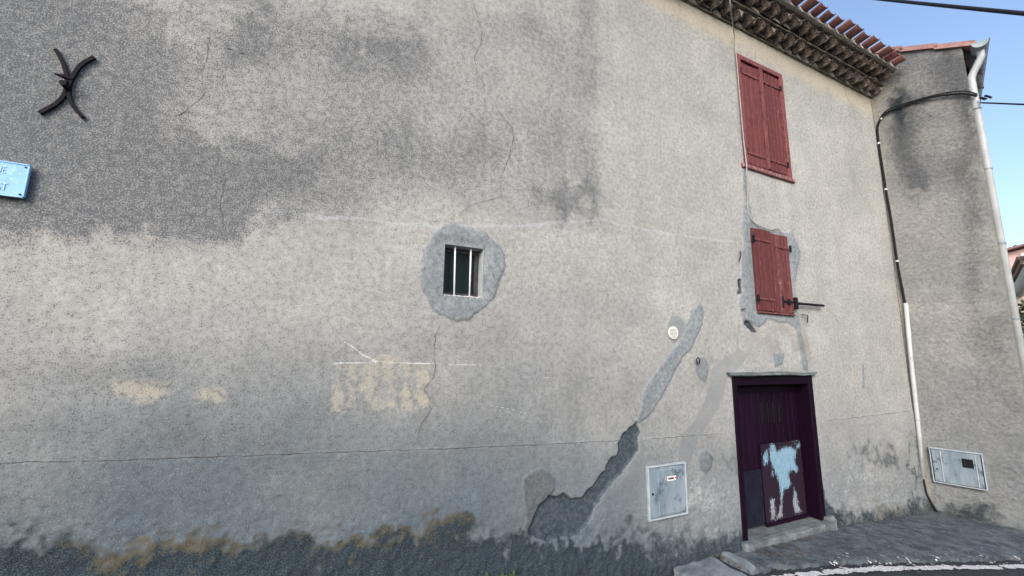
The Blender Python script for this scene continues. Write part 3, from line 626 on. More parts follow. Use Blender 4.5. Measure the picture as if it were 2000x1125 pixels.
# lower hatch with flaking paint, and a plain dark sheet beside it
PQ = [(1482, 858), (1562, 850), (1570, 1000), (1500, 1020)]
hx0, hx1, hz0, hz1 = 4.555, 5.285, .05, .86
def hatch():
    xs = np.linspace(hx0, hx1, 74); zs = np.linspace(hz0, hz1, 80); X, Z = np.meshgrid(xs, zs, indexing='ij')
    yf = .118
    W = lambda pts: UX(pts, yf)
    pol = [[(1503, 868), (1512, 866), (1518, 880), (1530, 872), (1546, 870), (1556, 882), (1553, 898), (1560, 912), (1556, 924), (1545, 920), (1541, 930), (1546, 944), (1540, 956), (1531, 958), (1528, 985), (1530, 1010), (1515, 1016), (1524, 985), (1522, 950), (1516, 930), (1506, 908), (1502, 890)],
           [(1489, 888), (1497, 878), (1502, 890), (1500, 905), (1492, 912)], [(1548, 854), (1558, 853), (1558, 862), (1547, 862)], [(1503, 975), (1512, 972), (1516, 1000), (1512, 1018), (1506, 1016)], [(1550, 950), (1556, 960), (1560, 985), (1566, 1000), (1552, 1003), (1548, 980)], [(1507, 905), (1511, 905), (1511, 930), (1508, 932)], [(1553, 866), (1562, 864), (1562, 876), (1555, 876)]]
    s = np.full(X.shape, -.1)
    for p in pol: s = np.maximum(s, sd_poly(X, Z, W(p), .1))
    s = np.maximum(s, -.032 - np.abs(Z - .20) * .12)
    Y = yf + (fbm(X, Z, 9, 4) - .5) * .004
    o = grid_mesh('hatch', X, Y, Z, np.ones((73, 79), bool), {'A': (np.clip(.46 + 5 * s, 0, 1), smooth(.38, .2, Z), Z * 0, Z * 0)}, M['peel'], dr)
    tag(o, label='flaking hatch with pale blue bare patches')
hatch()
b = MB(); b.add(*box(hx0 - .004, hx1 + .004, .1225, .140, hz0 - .004, hz1 + .004)); part('hatch_board', b.vf(), M['door_wood'], dr)
part('sheet', box(lx0 + .012, hx0 - .012, .121, .1395, z0 + .04, .60, .004), M['door_sheet'], dr)
part('drip_rail', box(hx0, hx1 + .01, .095, .1215, z0 + .012, hz0 - .006, .008), M['door_wood'], dr)
def rough_block(x0, x1, y0, y1, z0, z1, amp, seed, n=(10, 5, 4)):
    bm = bmesh.new(); bmesh.ops.create_cube(bm, size=1)
    L = (x1 - x0, y1 - y0, z1 - z0)
    bmesh.ops.subdivide_edges(bm, edges=bm.edges[:], cuts=5, use_grid_fill=True)
    V = []
    for v in bm.verts:
        q = Vector(((v.co.x + .5) * L[0] + x0, (v.co.y + .5) * L[1] + y0, (v.co.z + .5) * L[2] + z0))
        e = sum(abs(abs(c) - .5) < 1e-4 for c in v.co)
        d = mnoise.noise_vector(q * 9 + Vector((seed * 3.1, 0, 0))) * amp + mnoise.noise_vector(q * 25) * amp * .5
        cen = Vector(((x0 + x1) / 2, (y0 + y1) / 2, (z0 + z1) / 2))
        if e >= 2: d += (cen - q).normalized() * amp * (1.0 if e == 2 else 1.8)
        V.append(tuple(q + d))
    F = [tuple(v.index for v in f.verts) for f in bm.faces]; bm.free(); return V, F
part('lintel_ledge', rough_block(x0 - .06, x1 + .05, -.055, .05, z1 - .002, z1 + .038, .022, 3), M['concrete'], dr)
part('threshold', rough_block(x0 + .02, x1 + .0, -.075, .20, -.16, .0, .010, 5), M['concrete'], dr)
part('block', rough_block(x0 - .06, x0 + .06, -.09, .05, -.16, .012, .012, 8), M['concrete'], dr)
part('block', rough_block(x1 - .06, x1 + .08, -.075, .05, -.16, .05, .018, 9), M['concrete'], dr)

# ------------------------------------------------------------------ eave of clay tiles and roof
def canal(L, r0, r1, th=.013, n=10, arc=math.pi):
    """half-round tile lying along +Y from 0 to L, hollow side down, axis at z=0"""
    V = []; F = []
    for (y, r) in ((0, r0), (L * .5, (r0 + r1) / 2), (L, r1)):
        for rr in (r, r - th):
            for k in range(n + 1):
                a = math.pi / 2 - arc / 2 + arc * k / n; V.append((rr * math.cos(a), y, rr * math.sin(a)))
    m_ = n + 1
    for s in range(2):
        o0 = s * 2 * m_; o1 = o0 + 2 * m_
        for k in range(n):
            F.append((o0 + k, o0 + k + 1, o1 + k + 1, o1 + k)); F.append((o0 + m_ + k, o1 + m_ + k, o1 + m_ + k + 1, o0 + m_ + k + 1))
        F.append((o0, o1, o1 + m_, o0 + m_)); F.append((o0 + n, o0 + m_ + n, o1 + m_ + n, o1 + n))
    for o0, sgn in ((0, 1), (4 * m_, -1)):
        for k in range(n): F.append((o0 + k, o0 + m_ + k, o0 + m_ + k + 1, o0 + k + 1)[::sgn])
    return V, F
eave = part('eave', box(-3.4, KX + .02, -.02, .30, 6.0, 6.30), M['mortar'], house)
PITCHT = .208; EX0 = 1.6
tm = me('tile', *canal(.36, .098, .086), M['old_tile'], True); pm = None
def eave_row(ytip, zb, ph, seed):
    rr = random.Random(seed); nT = int((KX - EX0) / PITCHT)
    for k in range(nT):
        xx = KX - .11 - k * PITCHT + ph + rr.uniform(-.012, .012)
        if xx > KX - .06: continue
        o = bpy.data.objects.new('tile', tm); COL.objects.link(o); o.parent = eave
        o.location = Vector((xx, ytip + rr.uniform(-.018, .018), zb + rr.uniform(-.006, .006))) - origin(eave)
        o.rotation_euler = (R(rr.uniform(-3, 3)), R(rr.uniform(-7, 7)), R(rr.uniform(-4, 4)))
        # mortar packed inside the tile, well back from its lip
        V = []; F = []; nn = 9; dp = rr.uniform(.11, .19)
        for yy in (ytip + dp, .06):
            for q in range(nn + 1):
                a = math.pi * q / nn; V.append((xx + .083 * math.cos(a), yy + (.02 * math.sin(a) if yy < 0 else 0), zb + .083 * math.sin(a) - .004))
        F.append(tuple(range(nn + 1))); F += [(q, q + nn + 1, q + nn + 2, q + 1) for q in range(nn)]
        part('mortar', (V, F), M['old_tile'] if rr.random() < .6 else M['mortar'], eave)
        # mortar in the spandrel between this tile and the next
        yb = ytip + rr.uniform(.02, .05); rr0 = .094; arc_ = [(rr0 * math.cos(a), rr0 * math.sin(a)) for a in np.linspace(.08, 1.45, 7)]
        prof = [(xx + a, zb + c) for a, c in arc_] + [(xx + PITCHT - a, zb + c) for a, c in arc_[::-1]]; n_ = len(prof)
        V = [(a, yb, c) for a, c in prof] + [(a, .05, c) for a, c in prof]
        part('mortar', (V, [tuple(range(n_))] + [(q, q + n_, (q + 1) % n_ + n_, (q + 1) % n_) for q in range(n_)]), M['mortar'], eave)
eave_row(-.165, 6.012, 0, 1); eave_row(-.315, 6.150, .1, 2)
def course(y, za, zb_, seed, mat='course'):
    xs = np.arange(EX0 - .1, KX + .05, .04); b = MB(); V = []; F = []
    for i, x in enumerate(xs):
        q = mnoise.noise(Vector((x * 6, seed, 0))) * .008; zq = mnoise.noise(Vector((x * 3, seed + 9, 0))) * .006
        V += [(x, y + q, za + zq), (x, y + q, zb_ + zq), (x, .1, zb_ + zq), (x, .1, za + zq)]
    for i in range(len(xs) - 1):
        a = 4 * i
        for k in range(4): F.append((a + k, a + (k + 1) % 4, a + 4 + (k + 1) % 4, a + 4 + k))
    F += [(3, 2, 1, 0), tuple(len(V) - 4 + k for k in range(4))]
    return part('course', (V, F), M[mat], eave)
course(-.03, 5.990, 6.008, 1); course(-.185, 6.116, 6.134, 2); course(-.335, 6.254, 6.272, 3)
course(-.37, 6.2725, 6.32, 6, 'mortar')
roof = part('roof', ([(-3.4, -.30, 6.33), (KX + .02, -.30, 6.33), (KX + .02, 6.6, 8.2), (-3.4, 6.6, 8.2), (-3.4, -.30, 6.27), (KX + .02, -.30, 6.27), (KX + .02, 6.6, 8.1), (-3.4, 6.6, 8.1)], [(0, 1, 2, 3), (4, 7, 6, 5), (0, 4, 5, 1), (1, 5, 6, 2), (2, 6, 7, 3), (3, 7, 4, 0)]), M['red_tile'], house)
SL = math.atan2(1.87, 6.9)
um = me('channel_tile', *canal(.46, .098, .090, .014, 10, 2.1), M['red_tile'], True)
cm = me('cover_tile', *canal(.46, .098, .088, .014), M['red_tile'], True)
rr = random.Random(5)
for k in range(int((KX - EX0) / PITCHT)):
    xx = KX - .10 - k * PITCHT
    o = bpy.data.objects.new('tile', um); COL.objects.link(o); o.parent = roof
    o.location = Vector((xx + rr.uniform(-.01, .01), -.50 + rr.uniform(-.02, .02), 6.405 + rr.uniform(-.006, .006))) - origin(roof)
    o.rotation_euler = (SL * .6, math.pi + R(rr.uniform(-4, 4)), R(rr.uniform(-3, 3)))
    for j in range(2):
        o = bpy.data.objects.new('tile', cm); COL.objects.link(o); o.parent = roof
        o.location = Vector((xx - PITCHT / 2 + rr.uniform(-.01, .01), -.10 + j * .36, 6.40 + j * .36 * math.tan(SL) + .01 * j)) - origin(roof)
        o.rotation_euler = (SL, R(rr.uniform(-4, 4)), R(rr.uniform(-3, 3)))

# ------------------------------------------------------------------ neighbour house on the right
FACD = np.array([math.cos(R(18.5)), math.sin(R(18.5)), 0]); FACN = np.array([FACD[1], -FACD[0], 0])
FE = 1.035
nb = thing('neighbour_house', 'narrow rough beige plaster house projecting at right with pink edge tiles', 'house', tuple(FP(.5, 0)))
def rake(u): return 6.80 - .50 * u
def flank_wall():
    us = np.concatenate([np.arange(-3.2, -.3, .15), np.arange(-.3, FE - .001, .0115), [FE]]); ts = np.concatenate([np.arange(-.5, 6.4, .0125) / 6.9, np.linspace(6.41 / 6.9, 1, 30)])
    Uu, T = np.meshgrid(us, ts, indexing='ij'); top = rake(Uu); Z = np.where(T * 6.9 < 5.2, T * 6.9, 5.2 + (T * 6.9 - 5.2) / 1.7 * (top - 5.2))
    P = K + Uu[..., None] * FD; P = P + np.stack([0 * Z, 0 * Z, Z], -1)
    px, py = proj(P)
    low = smooth(.7, 0, Z + .18)
    d = (fbm(Uu, Z, 1.2, 4) - .5) * .04 + (fbm(Uu, Z, 6, 5) - .5) * .02 + (fbm(Uu, Z, 32, 6, 3) - .5) * (.012 + .008 * low) + .03 * low * smooth(.4, 0, Z + .18)
    d = d * smooth(FE + .001, FE - .04, Uu)
    P = P + d[..., None] * FN
    n1 = fbm(Uu, Z, 4, 7); n2 = fbm(Uu, Z, 2, 10); n3 = fbm(Uu, Z, 12, 12)
    qx = px + (n3 - .5) * 26 + (n1 - .5) * 16; qy = py + (n3 - .5) * 50 + (n2 - .5) * 40
    sp = blob(qx, qy, [(1757, 215, 24, 70, 1.2), (1820, 140, 60, 50, .4), (1790, 270, 40, 60, .35), (1850, 300, 60, 60, .25), (1870, 200, 40, 60, .3), (1765, 300, 22, 60, .7), (1845, 120, 22, 45, .9), (1880, 150, 22, 60, .6), (1785, 345, 20, 30, .5), (1800, 205, 20, 22, .5), (1890, 220, 14, 70, .7), (1880, 330, 30, 35, .5), (1800, 360, 30, 25, .45), (1900, 430, 18, 90, .45), (1770, 130, 80, 40, .25), (1930, 660, 40, 40, .45), (1880, 400, 60, 80, .2), (1900, 560, 18, 60, .35), (1940, 740, 40, 40, .25)])
    sp = np.clip(sp * (.3 + n2 * .9) + .14, 0, .9)
    gr = smooth(960, 1030, qy - (qx - 1830) * .25) * .95 + blob(qx, qy, [(1757, 205, 17, 58, .85), (1848, 108, 16, 40, .45), (1765, 290, 14, 40, .35), (1880, 120, 12, 30, .3), (1915, 985, 60, 28, .7), (1890, 225, 9, 40, .4)])
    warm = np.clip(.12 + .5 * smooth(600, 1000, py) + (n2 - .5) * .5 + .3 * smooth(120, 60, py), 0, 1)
    cr = smooth(.10, .02, Uu + (n1 - .5) * .05) * .6
    z0_ = np.zeros_like(Z)
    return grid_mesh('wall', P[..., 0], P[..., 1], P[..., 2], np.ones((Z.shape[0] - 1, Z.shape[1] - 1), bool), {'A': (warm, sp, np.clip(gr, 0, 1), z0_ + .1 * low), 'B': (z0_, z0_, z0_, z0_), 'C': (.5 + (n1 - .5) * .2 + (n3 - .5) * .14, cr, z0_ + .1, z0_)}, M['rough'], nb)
flank_wall()
E0 = FP(FE, 0); E1 = E0 + FACD * 9; B0 = FP(-3.2, 0); B1 = B0 + FACD * 9
def up(p, z): return (p[0], p[1], z)
E0i = FP(FE, 0, -.004)
part('front_wall', ([up(E0, -.8), up(E1, -.8), up(E1, rake(FE)), up(E0, rake(FE)), up(B0, -.8), up(B1, -.8), up(B1, rake(-3.2)), up(B0, rake(-3.2))], [(0, 1, 2, 3), (1, 5, 6, 2), (5, 4, 7, 6)]), M['facade'], nb)
def fbox(u0, u1, o0, o1, zf0, zf1, b=None):
    """box in flank axes; zf0, zf1 are functions of u; o along the outward normal"""
    V = [FP(u, z(u), o) for u in (u0, u1) for o in (o0, o1) for z in (zf0, zf1)]
    return V, [(0, 1, 3, 2), (4, 6, 7, 5), (0, 4, 5, 1), (2, 3, 7, 6), (0, 2, 6, 4), (1, 5, 7, 3)]
nroof = part('roof', fbox(-3.3, FE + .10, -9.0, .025, lambda u: rake(u) + .003, lambda u: rake(u) + .036), M['pink_tile'], nb)
for k in range(9):
    u1 = FE + .13 - k * .36; u0 = u1 - .40; ti = .026
    b = MB(); b.add(*fbox(u0, u1, .022, .045, lambda u: rake(u) - .022 + ti * (u - u0) / .4, lambda u: rake(u) + .040 + ti * (u - u0) / .4))
    b.add(*fbox(u0, u1, -.14, .046, lambda u: rake(u) + .0402 + ti * (u - u0) / .4, lambda u: rake(u) + .054 + ti * (u - u0) / .4))
    part('edge_tile', b.vf(), M['pink_tile'], nroof)
for k in range(2):
    o = .0 - .22 * k
# rafter ends and gutter
for k in range(3):
    oo = -.14 - k * .5
    part('rafter', fbox(FE - .02, FE + .17, oo - .05, oo, lambda u: rake(u) - .10, lambda u: rake(u) - .01), M['dark_wood'], nb)
def gutter():
    b = MB(); n = 10; r = .085; cu = FE + .16; cz = rake(FE) - .06
    V = []; F = []
    for (t, ) in ((-.10,), (9.0,)):
        c = FP(cu, cz) + FACD * t
        for rr_ in (r, r - .006):
            for k in range(n + 1):
                a = math.pi + math.pi * k / n; V.append(c + FACN * (rr_ * math.cos(a)) + np.array([0, 0, rr_ * math.sin(a)]))
    m_ = n + 1
    for k in range(n):
        F += [(k, k + 1, 2 * m_ + k + 1, 2 * m_ + k), (m_ + k, 3 * m_ + k, 3 * m_ + k + 1, m_ + k + 1), (k, m_ + k, m_ + k + 1, k + 1)]
    F += [(0, 2 * m_, 3 * m_, m_), (n, m_ + n, 3 * m_ + n, 2 * m_ + n)]
    F.append(tuple(range(m_, 2 * m_)))
    g = part('gutter', (V, F), M['zinc'], nb)
    lip = [FP(cu, cz + .003) + FACN * r + FACD * t for t in (-.10, 9.0)]
    part('bead', tube(lip, .009, 6), M['zinc'], g)
    # downpipe: swan neck back to the wall, then straight down
    top = FP(cu, cz - r + .01) + FACD * .03; bx = FP(FE + .035, 0) + FACD * .045
    pts = [top, top + np.array([0, 0, -.06]), np.array([*(top * .9 + bx * .1)[:2], cz - r - .11]), np.array([*(top * .15 + bx * .85)[:2], cz - r - .30]), np.array([bx[0], bx[1], cz - r - .38]), np.array([bx[0], bx[1], cz - r - .6])]
    dp = part('downpipe', tube(spline(pts[:-1], 5) + [pts[-1], np.array([bx[0], bx[1], -.35])], .041, 14), M['pvc'], nb, True)
    for z in (5.3, 4.4, 3.35, 2.35, 1.1): part('collar', tube([(bx[0], bx[1], z), (bx[0], bx[1], z + .022)], .046, 14), M['zinc'], dp)
gutter()

# ------------------------------------------------------------------ things fixed on the walls
# iron wall anchor
an = thing('wall_anchor', 'black iron X shaped wall anchor on the stained wall', 'wall anchor', tuple(U(134, 165)))
for pts in ([(112, 100), (125, 124), (133, 148), (134, 168), (128, 190), (110, 208), (80, 224)], [(187, 115), (162, 130), (147, 150), (139, 168), (138, 190), (146, 210), (165, 232)]):
    q = [(a, -.016, c) for a, c in UX(pts)]; part('arm', tube(spline(q, 4), [.0130] * 25, 4, True, .8, nrm=(0, 1, 0)), M['iron'], an)
c0 = U(118, 157); c1 = U(152, 167)
part('wedge', tube([(c0[0], -.06, c0[2] + .002), ((c0[0] + c1[0]) / 2, -.062, (c0[2] + c1[2]) / 2), (c1[0], -.06, c1[2])], [.004, .013, .008], 6), M['iron'], an)
c2 = U(135, 175); part('pin', tube([(c2[0], -.07, c2[2]), (c2[0], .03, c2[2])], .016, 6), M['iron'], an)

# street name plate, running out of the picture
pl = U(65, 328); pb = U(54, 390); sx1 = (pl[0] + pb[0]) / 2 + .0; sz1 = pl[2]; sz0 = pb[2]
sg = thing('street_sign', 'faded light blue street name plate at the left edge', 'sign', (sx1 - .2, -.02, sz0))
part('plate', box(sx1 - .42, sx1, -.034, -.024, sz0, sz1, .004), M['sign'], sg)
b = MB()
for q in [(sx1 - .42, sx1, sz1 - .004, sz1 + .004), (sx1 - .42, sx1, sz0 - .004, sz0 + .004), (sx1 - .004, sx1 + .004, sz0 + .004, sz1 - .004), (sx1 - .424, sx1 - .416, sz0 + .004, sz1 - .004)]: b.add(*box(q[0], q[1], -.0375, -.022, q[2], q[3], .002))
part('rim', b.vf(), M['sign_edge'], sg)
for (xx, zz) in ((sx1 - .013, sz1 - .014), (sx1 - .013, sz0 + .014), (sx1 - .40, sz1 - .014), (sx1 - .40, sz0 + .014)): part('screw', disc((xx, zz), .0045, -.038, -.03, 10), M['black'], sg)
def text_mesh(s, size):
    cu = bpy.data.curves.new('t', 'FONT'); cu.body = s; cu.size = size; cu.extrude = .0008; cu.align_x = 'RIGHT'
    o = bpy.data.objects.new('t', cu); COL.objects.link(o); dg = bpy.context.evaluated_depsgraph_get()
    d = bpy.data.meshes.new_from_object(o.evaluated_get(dg)); bpy.data.objects.remove(o); return d
for s, xe, zf, size in (('RUE', 16, .66, .052), ('DE', 5, .46, .036), ('IST', 25, .14, .058)):
    d = text_mesh(s, size); d.name = 'lettering'; d.materials.append(M['letter'])
    o = bpy.data.objects.new('lettering', d); COL.objects.link(o); o.parent = sg
    o.location = Vector((U(xe, 360)[0], -.0365, sz0 + (sz1 - sz0) * zf)) - origin(sg); o.rotation_euler = (R(90), 0, 0); o.scale = (.62, 1, 1)

# round ventilation grille
vc = U(1314, 650); vg = thing('vent_grille', 'small round cream vent grille on the plaster patch', 'vent', (vc[0], -.01, vc[2]))
part('ring', disc((vc[0], vc[2]), .062, -.012, .005, 28), M['vent'], vg)
part('hollow', disc((vc[0], vc[2]), .047, -.0145, -.013, 24), M['black'], vg)
for k in range(7):
    z = vc[2] - .039 + k * .013; hw = math.sqrt(max(.047 ** 2 - (z - vc[2]) ** 2, 1e-4)); part('slat', box(vc[0] - hw, vc[0] + hw, -.019, -.0148, z - .0042, z + .0042), M['vent'], vg)

# gas meter cover beside the door
bx0, bx1, bz0, bz1 = 2.775, 3.245, .375, .83
gb = thing('gas_meter_box', 'grey meter cupboard with a small label, left of the door', 'meter box', ((bx0 + bx1) / 2, -.01, bz0))
b = MB()
for q in [(bx0, bx0 + .014, bz0, bz1), (bx1 - .014, bx1, bz0, bz1), (bx0 + .014, bx1 - .014, bz1 - .014, bz1), (bx0 + .014, bx1 - .014, bz0, bz0 + .014)]: b.add(*box(q[0], q[1], -.032, .06, q[2], q[3], .003))
part('rim', b.vf(), M['box_rim'], gb)
part('gap_shade', box(bx0 + .010, bx1 - .010, -.012, .015, bz0 + .010, bz1 - .010), M['black'], gb)  # black backing plate, paints the shade in the slit around the door
part('door', box(bx0 + .021, bx1 - .021, -.026, .02, bz0 + .019, bz1 - .019, .004), M['box'], gb)
part('panel', box(bx0 + .115, bx1 - .05, -.033, -.0262, bz0 + .03, bz1 - .04, .006), M['box'], gb)
part('lock', disc((bx0 + .05, bz0 + .22), .011, -.03, -.0262, 12), M['black'], gb)
st_ = part('sticker', box(bx0 + .205, bx0 + .33, -.0365, -.0332, bz0 + .315, bz0 + .352), M['sticker'], gb)
part('tip', box(bx0 + .31, bx0 + .335, -.0385, -.0367, bz0 + .328, bz0 + .343), M['red'], st_)
for k in range(5): part('print', box(bx0 + .232 + k * .014, bx0 + .243 + k * .014, -.0382, -.0367, bz0 + .325, bz0 + .343), M['black'], st_)
part('print', box(bx0 + .208, bx0 + .218, -.0382, -.0367, bz0 + .315, bz0 + .352), M['black'], st_)

# electric meter cover on the flank
e = [FU(1816, 873), FU(1920, 886), FU(1928, 955), FU(1822, 942)]
eu0 = (e[0][0] + e[3][0]) / 2; eu1 = (e[1][0] + e[2][0]) / 2; ez1 = (e[0][1] + e[1][1]) / 2; ez0 = (e[2][1] + e[3][1]) / 2
def fl(v): return FP(v[0], v[2], -v[1])
eb = thing('electric_meter_box', 'tilted grey meter cupboard with a black square window, by the conduit', 'meter box', tuple(FP((eu0 + eu1) / 2, ez0)))
b = MB()
for q in [(eu0, eu0 + .012, ez0, ez1), (eu1 - .012, eu1, ez0, ez1), (eu0 + .012, eu1 - .012, ez1 - .012, ez1), (eu0 + .012, eu1 - .012, ez0, ez0 + .012)]: b.add(*box(q[0], q[1], -.05, .05, q[2], q[3], .003, fl))
part('rim', b.vf(), M['box_rim'], eb)
part('gap_shade', box(eu0 + .008, eu1 - .008, -.03, .01, ez0 + .008, ez1 - .008, 0, fl), M['black'], eb)  # black plate again standing in for the shade between rim and door
part('door', box(eu0 + .021, eu1 - .021, -.044, .02, ez0 + .018, ez1 - .018, .004, fl), M['box'], eb)
for q in (eu0 + .10, eu1 - .075): part('rib', box(q, q + .012, -.052, -.0442, ez0 + .025, ez1 - .025, .004, fl), M['box_rim'], eb)
part('viewing_window', box(eu0 + .30, eu0 + .40, -.048, -.0442, ez1 - .20, ez1 - .09, 0, fl), M['black'], eb)
part('lock', box(eu0 + .045, eu0 + .062, -.049, -.0442, ez0 + .17, ez0 + .187, 0, fl), M['black'], eb)

# cables on the flank
def fpts(L, off): return [FP(*FU(a, b_, off), off) for a, b_ in L]
run = fpts([(1908, 188), (1885, 183), (1850, 185), (1820, 190), (1790, 198), (1760, 208), (1735, 218), (1720, 232), (1714, 250), (1716, 280), (1722, 320), (1730, 370), (1742, 440), (1752, 510), (1762, 565), (1769, 600)], .035)
wc = thing('wall_cable', 'black cable bundle bending around the neighbour house corner', 'cable', tuple(run[-1]))
part('cable', tube(spline(run, 6), .016, 8), M['cable'], wc, True)
run2 = [p + np.array([-.012, -.01, .022 + .008 * math.sin(i * 1.3)]) for i, p in enumerate(run[:9])]
part('cable', tube(spline(run2, 6), .009, 6), M['cable'], wc, True)
for i in (2, 4, 7, 9, 10, 11, 12, 13, 14):
    p = run[i]; d = run[i + 1] - run[i - 1]; d = d / np.linalg.norm(d); part('clip', tube([p - d * .012, p + d * .012], .0195, 8), M['paleclip' if i % 2 else 'cable'], wc)
p = run[0]; b = MB()
for k in range(7):
    a0 = np.array([p[0] + .02 * math.sin(k * 2.1), p[1] - .02 - .012 * k, p[2] - .03 - .012 * (k % 4)]); b.add(*tube([a0, a0 + np.array([.03 * math.cos(k), -.03, -.035])], .013, 6))
part('splice', b.vf(), M['cable'], wc)
cd = fpts([(1769, 592), (1779, 700), (1792, 820), (1803, 935)], .04)
cn = thing('conduit', 'pale grey plastic conduit pipe standing in the inner wall corner', 'pipe', tuple(cd[-1]))
part('pipe', tube(cd, .026, 12), M['pvc'], cn, True)
for p in (cd[1], cd[2]): part('clip', tube([p + np.array([0, 0, -.012]), p + np.array([0, 0, .012])], .030, 12), M['box_rim'], cn)
tail = fpts([(1803, 930), (1805, 945), (1810, 965), (1818, 980), (1829, 990)], .045)
tail[-1] = np.array([tail[-1][0], tail[-1][1], gz(tail[-1][0]) - .02])
part('tail', tube(spline(tail, 5), .013, 8), M['cable'], cn, True)
# overhead wires
def wire(name, label, a, b_, r, sag, cat='cable'):
    a = np.array(a, float); b_ = np.array(b_, float); P = [a + (b_ - a) * t - np.array([0, 0, sag * 4 * t * (1 - t)]) for t in np.linspace(0, 1, 24)]
    L = [p - a for p in P]; o = part(name, tube(P, r, 8), M['cable'], None, True, loc=tuple(a)); return tag(o, label, cat)
ra = ray(1780, 0); ra = ra / np.linalg.norm(ra); rb = ray(2000, 20); rb = rb / np.linalg.norm(rb)
A = CAM + ra * 11.0; Bq = CAM + rb * 9.0; dv = Bq - A
wire('overhead_wire', 'thick twisted overhead cable crossing the sky at the top right', A - dv * 2.5, Bq + dv * 2.5, .026, .05)
rc_ = ray(2000, 204); rc_ = rc_ / np.linalg.norm(rc_); Cq = CAM + rc_ * 7.6; s0 = run[0] + np.array([-.01, -.03, -.12]); dv = Cq - s0
wire('service_wire', 'thin dark wire leaving the downpipe towards the right edge', s0, s0 + dv * 6, .010, .0)
# pale thin cable from the eave down past the shutters
tc_ = [(4.62 - .14, -.49, 6.42), (4.60 - .14, -.36, 6.26), (4.54, -.20, 6.10), (4.52, -.055, 5.96)]
tc_ = []
for (a, c, y) in [(1424, -12, -.40), (1427, 15, -.36), (1430, 40, -.22), (1434, 68, -.06), (1437, 100, -.035), (1444, 180, -.04), (1452, 270, -.04), (1457, 312, -.06), (1459, 345, -.07), (1459, 380, -.03), (1461, 410, -.022), (1470, 432, -.022), (1488, 443, -.022), (1505, 449, -.022), (1518, 446, -.022), (1526, 454, -.03), (1531, 460, -.036)]: tc_.append(U(a, c, y))
tag(part('thin_cable', tube(spline(tc_, 5), .0065, 6), M['thin_cable'], None, True, loc=tuple(tc_[-1])), 'thin pale cable hanging from the eave down to the lower shutters', 'cable')
# iron hooks
def hook(label, pts, r=.006):
    P = [U(a, b_, y) for a, b_, y in pts]; tag(part('iron_hook', tube(P, r, 6), M['rust_iron'], None, True, loc=tuple(P[0])), label, 'hook')
hook('L shaped iron hook below the iron shutter bar', [(1565, 615, .01), (1568, 615, -.03), (1578, 616, -.03), (1577, 630, -.03)])
hook('short iron peg at the left foot of the lower shutters', [(1448, 604, .01), (1449, 604, -.03), (1456, 603, -.04)])
hook('curled iron hook on the small grey patch left of the door', [(1362, 712, .01), (1362, 710, -.03), (1360, 703, -.04), (1363, 698, -.04), (1367, 703, -.04), (1366, 710, -.03)])
hook('iron shutter catch in the pale patch beside lower shutters', [(1447, 492, .01), (1446, 490, -.03), (1447, 500, -.035), (1443, 510, -.03)])

# ------------------------------------------------------------------ broken slabs, litter, weeds
tag(part('broken_slab', rough_block(2.98, 3.50, -.42, -.03, -.14, -.018, .02, 12), M['slab'], None, loc=(3.2, -.2, -.1)), 'pale broken paving slab at the foot of the wall', 'paving slab')
tag(part('kerb_stone', rough_block(3.62, 3.72, -.34, -.02, -.16, -.012, .012, 14), M['slab'], None, loc=(3.66, -.2, -.1)), 'narrow worn kerb stone at the end of the apron', 'kerb')
def scatter(name, label, cat, n, mat, boxes, s0, s1, seed):
    rg = random.Random(seed); b = MB()
    for _ in range(n):
        x0, x1, y0, y1 = rg.choice(boxes); x = rg.uniform(x0, x1); y = rg.uniform(y0, y1); s = rg.uniform(s0, s1); a = rg.uniform(0, 6.28); z = float(gz(x)) - .008 + rg.uniform(0, .006)
        V = [];
        for k in range(4): V.append((x + s * (1 + rg.random()) * math.cos(a + k * 1.57), y + s * math.sin(a + k * 1.57), z + rg.uniform(0, s * .6)))
        V.append((x, y, z - s * .5)); V.append((x, y, z + s * .7)); b.add(V, [(0, 1, 5), (1, 2, 5), (2, 3, 5), (3, 0, 5), (1, 0, 4), (2, 1, 4), (3, 2, 4), (0, 3, 4)])
    o = part(name, b.vf(), mat, None); return tag(o, label, cat, kind='stuff')
scatter('leaf_litter', 'brown dry litter caught along the slab and threshold', 'litter', 110, M['litter'], [(3.50, 3.66, -.36, 0), (4.1, 5.3, -.16, -.1), (4.0, 4.5, -.35, -.15), (5.5, 7.6, -.06, -.02)], .004, .014, 3)
scatter('grit', 'pale grit and stone chips strewn over the apron', 'gravel', 260, M['slab'], [(3.9, 7.6, -.7, -.05), (5.0, 7.4, -1.1, -.5)], .002, .007, 4)
def weed():
    b = MB(); rg = random.Random(2)
    for k in range(24):
        x = rg.uniform(1.2, 1.42); y = -.05 - rg.random() * .08; z = float(gz(x)); h = rg.uniform(.03, .11); a = rg.uniform(0, 6.28); l = .014
        t = (x + math.cos(a) * h * .5, y + math.sin(a) * h * .3, z + h)
        b.add([(x - .002, y, z - .03), (x + .002, y, z - .03), (t[0] + l, t[1], t[2]), (t[0], t[1] + .004, t[2] + l * 1.4), (t[0] - l, t[1], t[2])], [(0, 1, 2, 3, 4)])
    tag(part('weed', b.vf(), M['weed'], None, loc=(1.3, -.08, float(gz(1.3)))), 'small green weed growing at the foot of the wall', 'weed')
weed()

